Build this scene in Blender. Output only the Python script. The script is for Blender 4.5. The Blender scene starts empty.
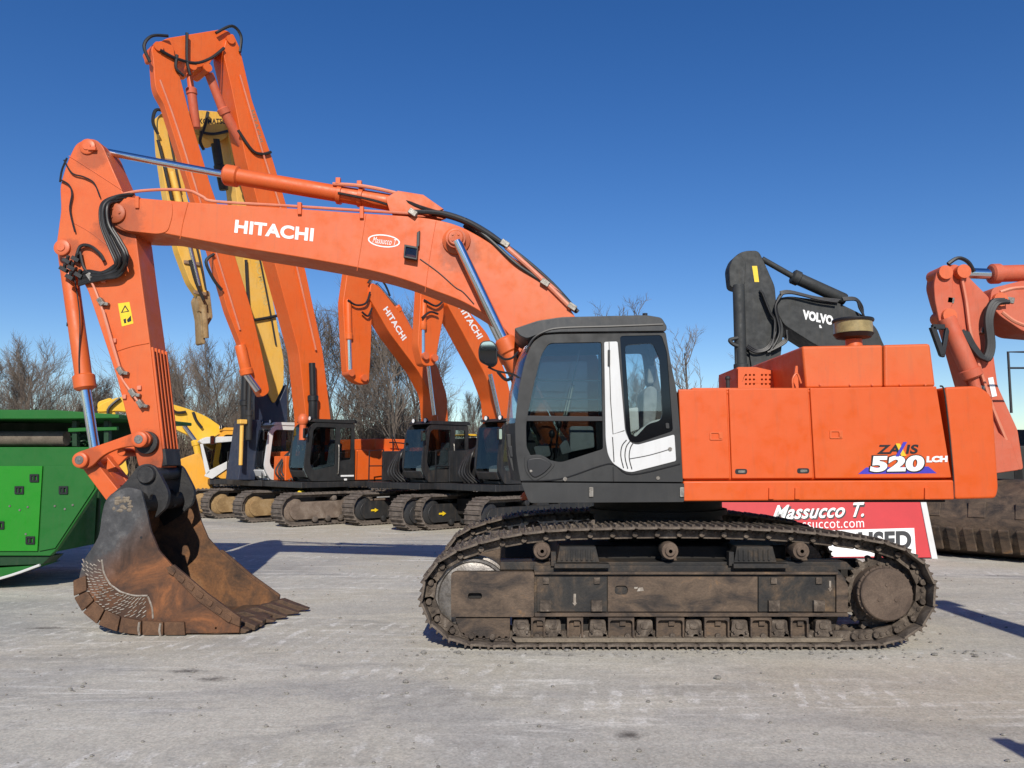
import bpy, bmesh, math, random
from mathutils import Vector, Matrix
from mathutils.geometry import tessellate_polygon
random.seed(7)
R = math.radians
scene = bpy.context.scene
COL = scene.collection

# ------------------------------------------------------------------ camera
FPX, CX, CY = 769.0, 512.0, 384.0
PITCH = math.atan(76.0 / FPX)
CAMH = 1.93
cam_d = bpy.data.cameras.new('camera')
cam = bpy.data.objects.new('camera', cam_d); COL.objects.link(cam)
cam.location = (0, 0, CAMH); cam.rotation_euler = (R(90) + PITCH, 0, 0)
cam_d.sensor_width = 36; cam_d.lens = FPX / 1024 * 36
cam_d.clip_start = 0.1; cam_d.clip_end = 3000
scene.camera = cam

def ray(px, py):
    a = (px - CX) / FPX; v = (CY - py) / FPX
    return Vector((a, math.cos(PITCH) - v * math.sin(PITCH), math.sin(PITCH) + v * math.cos(PITCH)))
def ground(px, py):
    d = ray(px, py); t = -CAMH / d.z
    return Vector((d.x * t, d.y * t, 0))
class Frame:
    def __init__(s, ox, oy, phi=0.0):
        s.ox, s.oy, s.phi = ox, oy, phi; s.c, s.s = math.cos(phi), math.sin(phi)
    def W(s, px, py, d):
        r = ray(px, py)
        a = -r.x * s.s + r.y * s.c
        b = s.ox * s.s - s.oy * s.c
        t = (d - b) / a
        X, Y, Z = r.x * t, r.y * t, CAMH + r.z * t
        return ((X - s.ox) * s.c + (Y - s.oy) * s.s, Z)
    def P(s, px, py, d):
        x, z = s.W(px, py, d); return Vector((x, d, z))
    def poly(s, pts, d):
        return [s.W(p[0], p[1], d) for p in pts]

# ------------------------------------------------------------------ polygon helpers
def catmull(pts, n=6, closed=False):
    out = []; N = len(pts); P = [Vector(p) for p in pts]
    rng = range(N) if closed else range(N - 1)
    for i in rng:
        if closed: a, b, c, d = P[i - 1], P[i], P[(i + 1) % N], P[(i + 2) % N]
        else: a, b, c, d = P[max(i - 1, 0)], P[i], P[i + 1], P[min(i + 2, N - 1)]
        for k in range(n):
            t = k / n
            out.append(0.5 * ((2 * b) + (c - a) * t + (2 * a - 5 * b + 4 * c - d) * t * t + (3 * b - a - 3 * c + d) * t ** 3))
    if not closed: out.append(P[-1])
    return out
def rnd(pts, r=3, n=4):
    """round the corners of a closed 2-D polygon; a point may carry its own radius"""
    out = []; N = len(pts)
    for i in range(N):
        p = Vector(pts[i][:2]); rr = pts[i][2] if len(pts[i]) > 2 else r
        a = Vector(pts[i - 1][:2]); b = Vector(pts[(i + 1) % N][:2])
        da, db = a - p, b - p
        l = min(rr, da.length * .45, db.length * .45)
        if l < 1e-4: out.append(tuple(p)); continue
        s = p + da.normalized() * l; e = p + db.normalized() * l
        for k in range(n + 1):
            t = k / n
            q = s * (1 - t) ** 2 + p * 2 * t * (1 - t) + e * t * t
            out.append((q.x, q.y))
    return out
def disc(cx, cy, r, n=20, a0=0):
    return [(cx + r * math.cos(a0 + 2 * math.pi * k / n), cy + r * math.sin(a0 + 2 * math.pi * k / n)) for k in range(n)]

NOSPLIT = {'track', 'track_shoe', 'weld_bead', 'gravel', 'undergrowth', 'trunk', 'crown', 'dried_mud', 'spring', 'twig', 'trim_groove', 'sticker_mark'}
class MB:
    def __init__(s): s.v = []; s.f = []; s.mi = []; s.cur = 0
    def _add(s, vs, fs):
        o = len(s.v); s.v += [tuple(v) for v in vs]
        for f in fs: s.f.append([i + o for i in f]); s.mi.append(s.cur)
        return s
    def prism(s, pts, y0, y1, holes=None):
        """outline in (x, z), extruded along y"""
        pts = [tuple(p[:2]) for p in pts]
        loops = [pts] + [[tuple(p[:2]) for p in h] for h in (holes or [])]
        allp = [p for l in loops for p in l]; n = len(allp)
        vs = [(p[0], y0, p[1]) for p in allp] + [(p[0], y1, p[1]) for p in allp]
        fs = []
        if holes:
            tri = tessellate_polygon([[Vector((p[0], p[1], 0)) for p in l] for l in loops])
            for t in tri: fs.append(list(t)); fs.append([i + n for i in reversed(t)])
        else:
            fs.append(list(range(n))); fs.append([i + n for i in reversed(range(n))])
        k = 0
        for l in loops:
            m = len(l)
            for i in range(m):
                a, b = k + i, k + (i + 1) % m
                fs.append([a, b, b + n, a + n])
            k += m
        return s._add(vs, fs)
    def box(s, x0, x1, y0, y1, z0, z1):
        return s.prism([(x0, z0), (x1, z0), (x1, z1), (x0, z1)], y0, y1)
    def bar(s, p0, p1, w, h, up=(0, 0, 1)):
        p0, p1 = Vector(p0), Vector(p1); d = (p1 - p0).normalized(); u = Vector(up)
        a = d.cross(u)
        if a.length < 1e-4: a = d.cross(Vector((1, 0, 0)))
        a.normalize(); b = a.cross(d).normalized()
        vs = []
        for p in (p0, p1):
            for i, j in ((-1, -1), (1, -1), (1, 1), (-1, 1)): vs.append(p + a * i * w / 2 + b * j * h / 2)
        return s._add(vs, [[3, 2, 1, 0], [4, 5, 6, 7], [0, 1, 5, 4], [1, 2, 6, 5], [2, 3, 7, 6], [3, 0, 4, 7]])
    def rev(s, p0, p1, prof, seg=24, cap=True):
        """surface of revolution round p0->p1, prof = [(t metres along, radius)]"""
        p0, p1 = Vector(p0), Vector(p1); d = (p1 - p0).normalized()
        a = d.orthogonal().normalized(); b = d.cross(a)
        vs = []; fs = []
        for t, r in prof:
            for k in range(seg):
                w = 2 * math.pi * k / seg
                vs.append(p0 + d * t + (a * math.cos(w) + b * math.sin(w)) * r)
        for i in range(len(prof) - 1):
            for k in range(seg):
                k2 = (k + 1) % seg
                fs.append([i * seg + k, i * seg + k2, (i + 1) * seg + k2, (i + 1) * seg + k])
        if cap:
            fs.append(list(reversed(range(seg)))); fs.append([(len(prof) - 1) * seg + k for k in range(seg)])
        return s._add(vs, fs)
    def cyl(s, p0, p1, r0, r1=None, seg=20, cap=True):
        L = (Vector(p1) - Vector(p0)).length
        return s.rev(p0, p1, [(0, r0), (L, r0 if r1 is None else r1)], seg, cap)
    def tube(s, pts, r, seg=7, n=5, smooth=True):
        P = catmull(pts, n) if smooth and len(pts) > 2 else [Vector(p) for p in pts]
        vs = []; fs = []; a = None; N = len(P)
        for i, p in enumerate(P):
            d = (P[min(i + 1, N - 1)] - P[max(i - 1, 0)]).normalized()
            if a is None: a = d.orthogonal().normalized()
            else:
                a = a - d * a.dot(d)
                a = a.normalized() if a.length > 1e-5 else d.orthogonal().normalized()
            b = d.cross(a); rr = r if not callable(r) else r(i / (N - 1))
            for k in range(seg):
                w = 2 * math.pi * k / seg; vs.append(p + (a * math.cos(w) + b * math.sin(w)) * rr)
        for i in range(N - 1):
            for k in range(seg):
                k2 = (k + 1) % seg; fs.append([i * seg + k, i * seg + k2, (i + 1) * seg + k2, (i + 1) * seg + k])
        fs.append(list(reversed(range(seg)))); fs.append([(N - 1) * seg + k for k in range(seg)])
        return s._add(vs, fs)
    def ball(s, c, rx, ry=None, rz=None, seg=14, rings=8):
        ry = ry or rx; rz = rz or rx; vs = []; fs = []
        for i in range(rings + 1):
            t = math.pi * i / rings
            for k in range(seg):
                w = 2 * math.pi * k / seg
                vs.append((c[0] + rx * math.sin(t) * math.cos(w), c[1] + ry * math.sin(t) * math.sin(w), c[2] + rz * math.cos(t)))
        for i in range(rings):
            for k in range(seg):
                k2 = (k + 1) % seg; fs.append([i * seg + k, (i + 1) * seg + k, (i + 1) * seg + k2, i * seg + k2])
        return s._add(vs, fs)
    def build(s, name, mat, parent=None, bevel=0.0, seg=2, angle=35):
        if name not in NOSPLIT and len(s.v) < 30000:
            groups = s.pieces()
            if len(groups) > 1:
                first = None
                for fs in groups:
                    q = MB(); used = sorted({i for f in fs for i in s.f[f]}); mp = {u: i for i, u in enumerate(used)}
                    q.v = [s.v[u] for u in used]; q.f = [[mp[i] for i in s.f[f]] for f in fs]; q.mi = [0] * len(fs)
                    o = q._build(name, mat, parent, bevel, seg, angle); first = first or o
                return first
        return s._build(name, mat, parent, bevel, seg, angle)
    def pieces(s, tol=.004):
        n = len(s.v); par = list(range(n))
        def fd(a):
            while par[a] != a: par[a] = par[par[a]]; a = par[a]
            return a
        for f in s.f:
            r = fd(f[0])
            for i in f[1:]: par[fd(i)] = r
        comp = {}
        for fi, f in enumerate(s.f): comp.setdefault(fd(f[0]), []).append(fi)
        cs = list(comp.values()); bb = []
        for fs in cs:
            vs = [s.v[i] for f in fs for i in s.f[f]]
            bb.append(([min(v[k] for v in vs) - tol for k in range(3)], [max(v[k] for v in vs) + tol for k in range(3)]))
        p2 = list(range(len(cs)))
        def f2(a):
            while p2[a] != a: a = p2[a]
            return a
        for i in range(len(cs)):
            for j in range(i):
                if all(bb[i][0][k] <= bb[j][1][k] and bb[j][0][k] <= bb[i][1][k] for k in range(3)): p2[f2(i)] = f2(j)
        out = {}
        for i, fs in enumerate(cs): out.setdefault(f2(i), []).extend(fs)
        return sorted(out.values(), key=lambda g: -len(g))
    def _build(s, name, mat, parent=None, bevel=0.0, seg=2, angle=35):
        me = bpy.data.meshes.new(name); me.from_pydata(s.v, [], s.f)
        bm = bmesh.new(); bm.from_mesh(me)
        bmesh.ops.remove_doubles(bm, verts=bm.verts, dist=1e-5)
        bmesh.ops.recalc_face_normals(bm, faces=bm.faces)
        bm.to_mesh(me); bm.free()
        for m in (mat if isinstance(mat, (list, tuple)) else [mat]): me.materials.append(m)
        for p in me.polygons: p.use_smooth = True
        me.set_sharp_from_angle(angle=R(angle))
        o = bpy.data.objects.new(name, me); COL.objects.link(o)
        if parent: o.parent = parent
        if bevel > 0:
            b = o.modifiers.new('bevel', 'BEVEL'); b.width = bevel; b.segments = seg
            b.limit_method = 'ANGLE'; b.angle_limit = R(40); b.harden_normals = True
        return o

def tag(o, label=None, cat=None, group=None, kind=None):
    if label: o['label'] = label
    if cat: o['category'] = cat
    if group: o['group'] = group
    if kind: o['kind'] = kind
    return o
def empty(name, loc, rz=0.0):
    o = bpy.data.objects.new(name, None); COL.objects.link(o)
    o.location = loc; o.rotation_euler = (0, 0, rz); o.empty_display_size = .3
    return o

# ------------------------------------------------------------------ materials
def new_mat(name):
    m = bpy.data.materials.new(name); m.use_nodes = True
    nt = m.node_tree; b = nt.nodes['Principled BSDF']
    return m, nt, b
def N(nt, t, **kw):
    n = nt.nodes.new(t)
    for k, v in kw.items():
        if k in n.inputs: n.inputs[k].default_value = v
        else: setattr(n, k, v)
    return n
def coords(nt, scale=(1, 1, 1)):
    tc = N(nt, 'ShaderNodeTexCoord'); mp = N(nt, 'ShaderNodeMapping'); mp.inputs['Scale'].default_value = scale
    nt.links.new(tc.outputs['Object'], mp.inputs['Vector']); return mp.outputs['Vector']
def noise(nt, vec, scale, detail=5, rough=.6, dist=0):
    n = N(nt, 'ShaderNodeTexNoise'); n.inputs['Scale'].default_value = scale; n.inputs['Detail'].default_value = detail
    n.inputs['Roughness'].default_value = rough; n.inputs['Distortion'].default_value = dist
    nt.links.new(vec, n.inputs['Vector']); return n.outputs['Fac']
def ramp(nt, fac, stops):
    r = N(nt, 'ShaderNodeValToRGB'); e = r.color_ramp.elements
    while len(e) < len(stops): e.new(.5)
    for el, (p, c) in zip(e, stops):
        el.position = p; el.color = (c, c, c, 1) if isinstance(c, (int, float)) else (*c, 1)
    nt.links.new(fac, r.inputs['Fac']); return r.outputs['Color']
def mix(nt, fac, a, b, mode='MIX'):
    m = N(nt, 'ShaderNodeMix'); m.data_type = 'RGBA'; m.blend_type = mode
    if isinstance(fac, (int, float)): m.inputs[0].default_value = fac
    else: nt.links.new(fac, m.inputs[0])
    for k, c in ((6, a), (7, b)):
        if isinstance(c, (tuple, list)): m.inputs[k].default_value = (*c, 1)
        else: nt.links.new(c, m.inputs[k])
    return m.outputs[2]
def bump(nt, b, h, strength=.2, dist=.01):
    n = N(nt, 'ShaderNodeBump'); n.inputs['Strength'].default_value = strength; n.inputs['Distance'].default_value = dist
    nt.links.new(h, n.inputs['Height']); nt.links.new(n.outputs['Normal'], b.inputs['Normal'])

def paint(name, base, fade=None, dirt=(.22, .16, .11), dirt_amt=.35, rough=.42, metal=0.0, scale=1.0, stains=(), chips=0.0, dent=.05):
    m, nt, b = new_mat(name)
    fade = fade or tuple(min(1, c * .8 + .06) for c in base)
    v = coords(nt)
    big = ramp(nt, noise(nt, v, 1.1 * scale, 5, .65, .6), [(.36, 0.0), (.68, 1.0)])
    c = mix(nt, big, base, fade)
    vs = coords(nt, (5, 5, .55))
    def part(fac, amt, c, col):
        mul = N(nt, 'ShaderNodeMath', operation='MULTIPLY'); nt.links.new(fac, mul.inputs[0]); mul.inputs[1].default_value = amt
        return mix(nt, mul.outputs[0], c, col)
    c = part(ramp(nt, noise(nt, vs, 3.0 * scale, 6, .7), [(.52, 0.0), (.82, 1.0)]), dirt_amt, c, dirt)
    c = part(ramp(nt, noise(nt, v, 42 * scale, 3, .6), [(.62, 0.0), (.72, 1.0)]), dirt_amt * .6, c, dirt)
    if chips:
        c = part(ramp(nt, noise(nt, coords(nt, (1, 1, 2.2)), 17 * scale, 9, .8), [(.655, 0.0), (.675, 1.0)]), chips, c, (.10, .055, .035))
        c = part(ramp(nt, noise(nt, coords(nt, (.6, 1, 7)), 9 * scale, 7, .75, 1.5), [(.64, 0.0), (.70, 1.0)]), chips * .6, c, tuple(min(1, x * 1.15 + .10) for x in base))
    for (p, r) in stains:
        d = N(nt, 'ShaderNodeVectorMath', operation='DISTANCE'); nt.links.new(v, d.inputs[0]); d.inputs[1].default_value = p
        nz = noise(nt, v, 9, 6, .7); ma = N(nt, 'ShaderNodeMath', operation='MULTIPLY_ADD'); nt.links.new(nz, ma.inputs[0]); ma.inputs[1].default_value = -r * 1.3; nt.links.new(d.outputs['Value'], ma.inputs[2])
        mr = N(nt, 'ShaderNodeMapRange'); nt.links.new(ma.outputs[0], mr.inputs[0]); mr.inputs[1].default_value = r * .15; mr.inputs[2].default_value = r * .55; mr.inputs[3].default_value = .38; mr.inputs[4].default_value = 0.0
        c = mix(nt, mr.outputs[0], c, (.05, .028, .018))
    nt.links.new(c, b.inputs['Base Color'])
    rg = ramp(nt, noise(nt, v, 6 * scale, 5, .65), [(.3, rough - .08), (.7, min(1, rough + .22))])
    nt.links.new(rg, b.inputs['Roughness']); b.inputs['Metallic'].default_value = metal
    bump(nt, b, noise(nt, v, 2.6, 3, .5), dent, .03)
    return m
def rusty(name, cols, scale=3.0, rough=.8, metal=.25, stretch=(1, 1, 1), bs=.35):
    m, nt, b = new_mat(name); v = coords(nt, stretch)
    f = noise(nt, v, scale, 8, .68, .6)
    n = len(cols)
    c = ramp(nt, f, [(.3 + .42 * i / (n - 1), cols[i]) for i in range(n)])
    fine = ramp(nt, noise(nt, v, scale * 14, 4, .7), [(.35, .55), (.7, 1.15)])
    c = mix(nt, .6, c, fine, 'MULTIPLY')
    nt.links.new(c, b.inputs['Base Color']); b.inputs['Roughness'].default_value = rough; b.inputs['Metallic'].default_value = metal
    bump(nt, b, noise(nt, v, scale * 9, 6, .7), bs, .01)
    return m
def plain(name, col, rough=.6, metal=0.0, var=.25, scale=12):
    m, nt, b = new_mat(name); v = coords(nt)
    c = mix(nt, ramp(nt, noise(nt, v, scale, 5, .65), [(.3, 0.0), (.75, 1.0)]), tuple(x * (1 - var) for x in col), tuple(min(1, x * (1 + var)) for x in col))
    nt.links.new(c, b.inputs['Base Color']); b.inputs['Roughness'].default_value = rough; b.inputs['Metallic'].default_value = metal
    return m
def glass(name, tint=(.9, .92, .92), rough=.015, base=.07):
    m = bpy.data.materials.new(name); m.use_nodes = True; nt = m.node_tree; nt.nodes.clear()
    o = N(nt, 'ShaderNodeOutputMaterial'); t = N(nt, 'ShaderNodeBsdfTransparent'); g = N(nt, 'ShaderNodeBsdfGlossy')
    t.inputs['Color'].default_value = (*tint, 1); g.inputs['Roughness'].default_value = rough; g.inputs['Color'].default_value = (1, 1, 1, 1)
    lw = N(nt, 'ShaderNodeLayerWeight'); lw.inputs['Blend'].default_value = .5
    pw = N(nt, 'ShaderNodeMath', operation='POWER'); nt.links.new(lw.outputs['Facing'], pw.inputs[0]); pw.inputs[1].default_value = 4.0
    ma = N(nt, 'ShaderNodeMath', operation='MULTIPLY_ADD'); nt.links.new(pw.outputs[0], ma.inputs[0]); ma.inputs[1].default_value = .8; ma.inputs[2].default_value = base; ma.use_clamp = True
    mx = N(nt, 'ShaderNodeMixShader')
    nt.links.new(ma.outputs[0], mx.inputs[0]); nt.links.new(t.outputs[0], mx.inputs[1]); nt.links.new(g.outputs[0], mx.inputs[2]); nt.links.new(mx.outputs[0], o.inputs[0])
    return m

M = {}
F0 = Frame(1.80, 9.65)
PIN_STAINS = [(F0.P(x, y, d), r) for x, y, d, r in ((122, 222, -.40, .26), (460, 252, -.40, .24), (92, 156, -.315, .18), (68, 256, -.315, .20), (146, 452, -.315, .24), (88, 462, -.44, .18), (112, 232, -.315, .22), (158, 470, -.315, .16))]
M['orange'] = paint('orange_paint', (.63, .084, .006), (.62, .095, .010), dirt=(.28, .075, .028), dirt_amt=.32, chips=.4, dent=.12)
M['orange_faded'] = paint('faded_orange_paint', (.62, .098, .014), (.61, .124, .028), dirt=(.33, .095, .045), dirt_amt=.38, rough=.45, chips=.4, dent=.08, stains=PIN_STAINS)
M['orange_cyl'] = paint('cylinder_orange', (.62, .105, .022), (.64, .145, .055), dirt=(.28, .09, .04), dirt_amt=.4, chips=.3)
M['orange_far'] = paint('far_orange', (.70, .108, .010), (.68, .126, .020), dirt=(.25, .08, .03), dirt_amt=.4, chips=.3)
M['orange_pink'] = paint('sun_bleached_orange', (.52, .092, .038), (.52, .13, .07), dirt=(.20, .08, .05), dirt_amt=.5, rough=.6, chips=.4)
M['yellow'] = paint('yellow_paint', (.72, .42, .06), (.70, .48, .16), dirt_amt=.35)
M['yellow_pale'] = paint('pale_yellow_paint', (.76, .42, .055), (.74, .46, .12), dirt=(.30, .20, .09), dirt_amt=.55, rough=.55, chips=.5)
M['yellow_dig'] = paint('excavator_yellow', (.74, .42, .014), (.72, .44, .05), dirt_amt=.35, chips=.3)
M['amber'] = paint('amber_paint', (.76, .34, .02), (.72, .36, .05), dirt_amt=.35)
M['navy'] = paint('navy_paint', (.016, .024, .05), (.03, .04, .065), dirt_amt=.25)
M['charcoal'] = paint('charcoal_paint', (.015, .0153, .0153), (.025, .0255, .025), dirt=(.07, .063, .054), dirt_amt=.3, rough=.5)
M['roof_grey'] = paint('roof_grey', (.018, .0195, .021), (.030, .031, .032), dirt=(.13, .12, .11), dirt_amt=.3, rough=.38)
M['black'] = plain('black_plastic', (.012, .012, .013), .45, 0, .3)
M['black_gloss'] = plain('black_glass_border', (.006, .006, .007), .08, 0, .1)
M['rubber'] = plain('black_rubber_hose', (.016, .015, .015), .48, 0, .4)
M['white'] = paint('white_panel', (.62, .62, .61), (.56, .56, .545), dirt=(.33, .31, .27), dirt_amt=.25, rough=.4)
M['letter_white'] = plain('white_lettering', (.80, .80, .78), .6, 0, .04)
M['letter_black'] = plain('black_lettering', (.01, .01, .012), .5, 0, .1)
M['letter_blue'] = plain('blue_decal', (.05, .04, .42), .5, 0, .1)
M['letter_yellow'] = plain('yellow_decal', (.80, .50, .02), .5, 0, .1)
M['letter_grey'] = plain('weathered_lettering', (.26, .17, .11), .6, 0, .2)
M['letter_dim'] = plain('dim_lettering', (.62, .44, .14), .6, 0, .2)
M['letter_red'] = plain('red_decal', (.75, .10, .06), .5, 0, .1)
M['chrome'] = plain('chrome_rod', (.72, .74, .77), .14, 1.0, .08, 30)
M['mirror'] = plain('mirror_glass', (.7, .73, .76), .03, 1.0, .02)
M['steel'] = rusty('worn_steel', [(.12, .105, .09), (.24, .22, .20), (.36, .34, .31)], 4, .45, .7)
M['zinc'] = rusty('zinc_fitting', [(.12, .10, .08), (.26, .24, .21), (.42, .40, .36)], 14, .45, .6)
M['shoe'] = rusty('dusty_track_steel', [(.035, .027, .022), (.10, .077, .060), (.20, .162, .126), (.33, .28, .23)], 6, .85, .15)
M['chain'] = rusty('track_chain_steel', [(.022, .017, .014), (.075, .057, .043), (.15, .118, .09), (.30, .26, .215)], 8, .75, .2)
M['frame_rust'] = rusty('rusty_track_frame', [(.018, .015, .013), (.050, .037, .029), (.098, .068, .046), (.135, .094, .064), (.25, .14, .062)], 2.6, .75, .1, (1, 1, 2.0))
M['frame_dark'] = rusty('dark_track_frame', [(.010, .0095, .010), (.016, .0155, .0155), (.030, .026, .022), (.075, .052, .034), (.17, .11, .06)], 3.0, .65, .1)
M['hub'] = rusty('final_drive_rust', [(.065, .045, .033), (.125, .088, .064), (.18, .13, .095)], 4, .85, .1)
M['rail'] = rusty('dusty_wear_rail', [(.13, .105, .075), (.21, .17, .125), (.30, .25, .18)], 4, .8, .1)
M['under'] = rusty('greasy_undercarriage', [(.008, .007, .0065), (.017, .0145, .012), (.034, .027, .021)], 3, .7, .1)
M['seat'] = plain('seat_fabric', (.22, .22, .215), .9, 0, .3)
M['console'] = plain('console_plastic', (.42, .43, .40), .6, 0, .15)
M['beige'] = plain('beige_plastic', (.42, .38, .28), .6, 0, .15)
M['glass'] = glass('cab_glass', (.88, .92, .92), base=.08)
M['glass_dark'] = glass('tinted_glass', (.55, .60, .62), base=.05)
M['glass_side'] = glass('smoked_glass', (.68, .74, .76), base=.085)
M['glass_low'] = glass('lower_glass_dark_reflection', (.50, .54, .55), base=.02)  # darker tint stands in for the dark reflection low in the door window
M['filter_band'] = plain('precleaner_bowl', (.30, .235, .10), .3, 0, .3)
M['sticker'] = plain('yellow_sticker', (.80, .55, .02), .5, 0, .1)
M['far_track'] = rusty('far_track_steel', [(.065, .052, .042), (.15, .122, .10), (.25, .21, .175)], 5, .88, .1)
M['far_frame_dust'] = rusty('dusty_far_frame', [(.10, .072, .052), (.20, .15, .115), (.30, .245, .195)], 3, .9, .05)
M['far_frame_tan'] = rusty('tan_far_frame', [(.20, .12, .05), (.34, .22, .10), (.44, .31, .17)], 3, .9, .05)
M['far_black'] = paint('far_black_frame', (.014, .015, .017), (.028, .028, .029), dirt_amt=.3)
M['volvo_grey'] = paint('dark_grey_boom_paint', (.019, .021, .022), (.034, .036, .035), dirt=(.08, .066, .045), dirt_amt=.4, rough=.6)
M['copper'] = paint('pipe_orange', (.62, .17, .09), (.66, .26, .16), dirt_amt=.35)
M['beacon'] = plain('amber_beacon', (.80, .45, .02), .25, 0, .1)

def bucket_mat():
    m, nt, b = new_mat('rusty_bucket_steel'); v = coords(nt)
    f = noise(nt, v, 2.2, 8, .7, .8)
    rust = ramp(nt, f, [(.28, (.022, .015, .012)), (.43, (.075, .036, .020)), (.55, (.15, .062, .026)), (.66, (.27, .10, .034)), (.78, (.10, .066, .046))])
    dark = ramp(nt, noise(nt, v, 5, 8, .7), [(.3, (.026, .027, .029)), (.55, (.070, .070, .072)), (.75, (.17, .165, .158))])
    sep = N(nt, 'ShaderNodeSeparateXYZ'); nt.links.new(v, sep.inputs[0])
    ad = N(nt, 'ShaderNodeMath', operation='MULTIPLY_ADD'); nt.links.new(f, ad.inputs[0]); ad.inputs[1].default_value = 1.1
    ad2 = N(nt, 'ShaderNodeMath', operation='MULTIPLY_ADD'); nt.links.new(sep.outputs[0], ad2.inputs[0]); ad2.inputs[1].default_value = -.75
    nt.links.new(sep.outputs[2], ad2.inputs[2]); nt.links.new(ad2.outputs[0], ad.inputs[2])
    k = ramp(nt, ad.outputs[0], [(.0, 0.0), (1.0, 1.0)])
    mr = N(nt, 'ShaderNodeMapRange'); nt.links.new(ad.outputs[0], mr.inputs[0])
    mr.inputs[1].default_value = 1.50; mr.inputs[2].default_value = 1.95
    c = mix(nt, mr.outputs[0], rust, dark)
    fine = ramp(nt, noise(nt, v, 38, 4, .7), [(.35, .6), (.7, 1.15)])
    c = mix(nt, .36, c, fine, 'MULTIPLY')
    nt.links.new(c, b.inputs['Base Color']); b.inputs['Roughness'].default_value = .72; b.inputs['Metallic'].default_value = .15
    bump(nt, b, noise(nt, v, 26, 6, .7), .35, .01)
    return m
M['bucket'] = bucket_mat()
M['bucket_dark'] = rusty('dark_lug_steel', [(.016, .016, .017), (.035, .034, .034), (.07, .066, .062)], 5, .55, .3)
M['bucket_in'] = rusty('bucket_inner_steel', [(.035, .021, .015), (.11, .055, .027), (.21, .092, .034), (.27, .15, .072)], 2.6, .75, .12)
M['wear'] = rusty('wear_block_steel', [(.06, .032, .02), (.13, .066, .034), (.20, .105, .055)], 5, .7, .25)
M['weld'] = rusty('weld_bead', [(.15, .115, .085), (.33, .285, .235), (.52, .48, .42)], 14, .7, .15)
M['tooth'] = rusty('tooth_steel', [(.05, .034, .024), (.11, .066, .040), (.19, .11, .065)], 9, .7, .25)

# ------------------------------------------------------------------ lettering
def lettering(body, mat, parent, o, U, V, nrm, name='lettering', bold=.03, shear=0.0, depth=.0012, lift=.0025):
    cu = bpy.data.curves.new('text', 'FONT'); cu.body = body; cu.size = 1; cu.offset = bold; cu.shear = shear
    cu.resolution_u = 6; cu.space_character = 1.05
    ob = bpy.data.objects.new('text', cu); COL.objects.link(ob)
    dg = bpy.context.evaluated_depsgraph_get(); dg.update()
    me = bpy.data.meshes.new_from_object(ob.evaluated_get(dg))
    bpy.data.objects.remove(ob)
    xs = [v.co.x for v in me.vertices]; ys = [v.co.y for v in me.vertices]
    x0, x1, y0, y1 = min(xs), max(xs), min(ys), max(ys)
    o, U, V, nrm = Vector(o), Vector(U), Vector(V), Vector(nrm).normalized()
    bm = bmesh.new(); bm.from_mesh(me)
    for v in bm.verts:
        v.co = o + U * ((v.co.x - x0) / (x1 - x0)) + V * ((v.co.y - y0) / (y1 - y0)) + nrm * lift
    ret = bmesh.ops.extrude_face_region(bm, geom=bm.faces[:])
    for e in ret['geom']:
        if isinstance(e, bmesh.types.BMVert): e.co += nrm * depth
    bmesh.ops.recalc_face_normals(bm, faces=bm.faces)
    bm.to_mesh(me); bm.free(); me.name = name
    me.materials.clear(); me.materials.append(mat)
    for p in me.polygons: p.use_smooth = False
    ob = bpy.data.objects.new(name, me); COL.objects.link(ob); ob.parent = parent
    return ob
def px_text(body, mat, parent, F, d, bl, br, tl, side=-1, **kw):
    o = F.P(*bl, d); U = F.P(*br, d) - o; V = F.P(*tl, d) - o
    return lettering(body, mat, parent, o, U, V, (0, side, 0), **kw)

def cylinder_ram(mb_b, mb_r, a, m, b, rb, rr, gland=1.25):
    """barrel a->m, rod m->b"""
    a, m, b = Vector(a), Vector(m), Vector(b); L = (m - a).length
    mb_b.rev(a, m, [(0, rb * .9), (.04, rb), (L - .20, rb), (L - .18, rb * gland), (L - .03, rb * gland), (L, rb * .95)], 22)
    mb_r.cyl(m - (b - m).normalized() * .1, b, rr, seg=18)

# ================================================================== MAIN EXCAVATOR
RX, RY = 1.80, 9.65
root = empty('excavator', (RX, RY, 0))
tag(root, 'large orange crawler excavator side on in the foreground with its bucket resting on the ground', 'excavator')
F = Frame(RX, RY)
W, P, poly = F.W, F.P, F.poly
PXM = 8.2 / 769

# ---- tracks
DT = -1.6; SW = .60
path_px = [(480, 648), (560, 648), (640, 648), (720, 648), (800, 648), (858, 648), (886, 646), (911, 638), (930, 620), (937, 595),
           (930, 571), (912, 554), (885, 544), (845, 538), (800, 533), (740, 530), (670, 529), (600, 530), (550, 532), (510, 537),
           (474, 546), (446, 557), (428, 574), (420, 597), (427, 622), (448, 641)]
loop = catmull([Vector((*W(x, y, DT), 0)) for x, y in path_px], 10, True)
loop = [Vector((p.x, p.y)) for p in loop]
zmin = min(p.y for p in loop)
loop = [Vector((p.x, p.y - zmin + .036)) for p in loop]
NS = 50
seglen = [(loop[(i + 1) % len(loop)] - loop[i]).length for i in range(len(loop))]
TOT = sum(seglen); PITCH_T = TOT / NS
cen = sum(loop, Vector((0, 0))) / len(loop)
def at_len(s):
    s %= TOT
    for i, l in enumerate(seglen):
        if s <= l: return loop[i].lerp(loop[(i + 1) % len(loop)], s / l)
        s -= l
    return loop[0]
stations = []
for k in range(NS):
    a = at_len(k * PITCH_T - PITCH_T * .5); b = at_len(k * PITCH_T + PITCH_T * .5)
    t = (b - a).normalized(); n = Vector((t.y, -t.x))
    if n.dot(a - cen) < 0: n = -n
    stations.append(((a + b) / 2, t, n))
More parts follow.
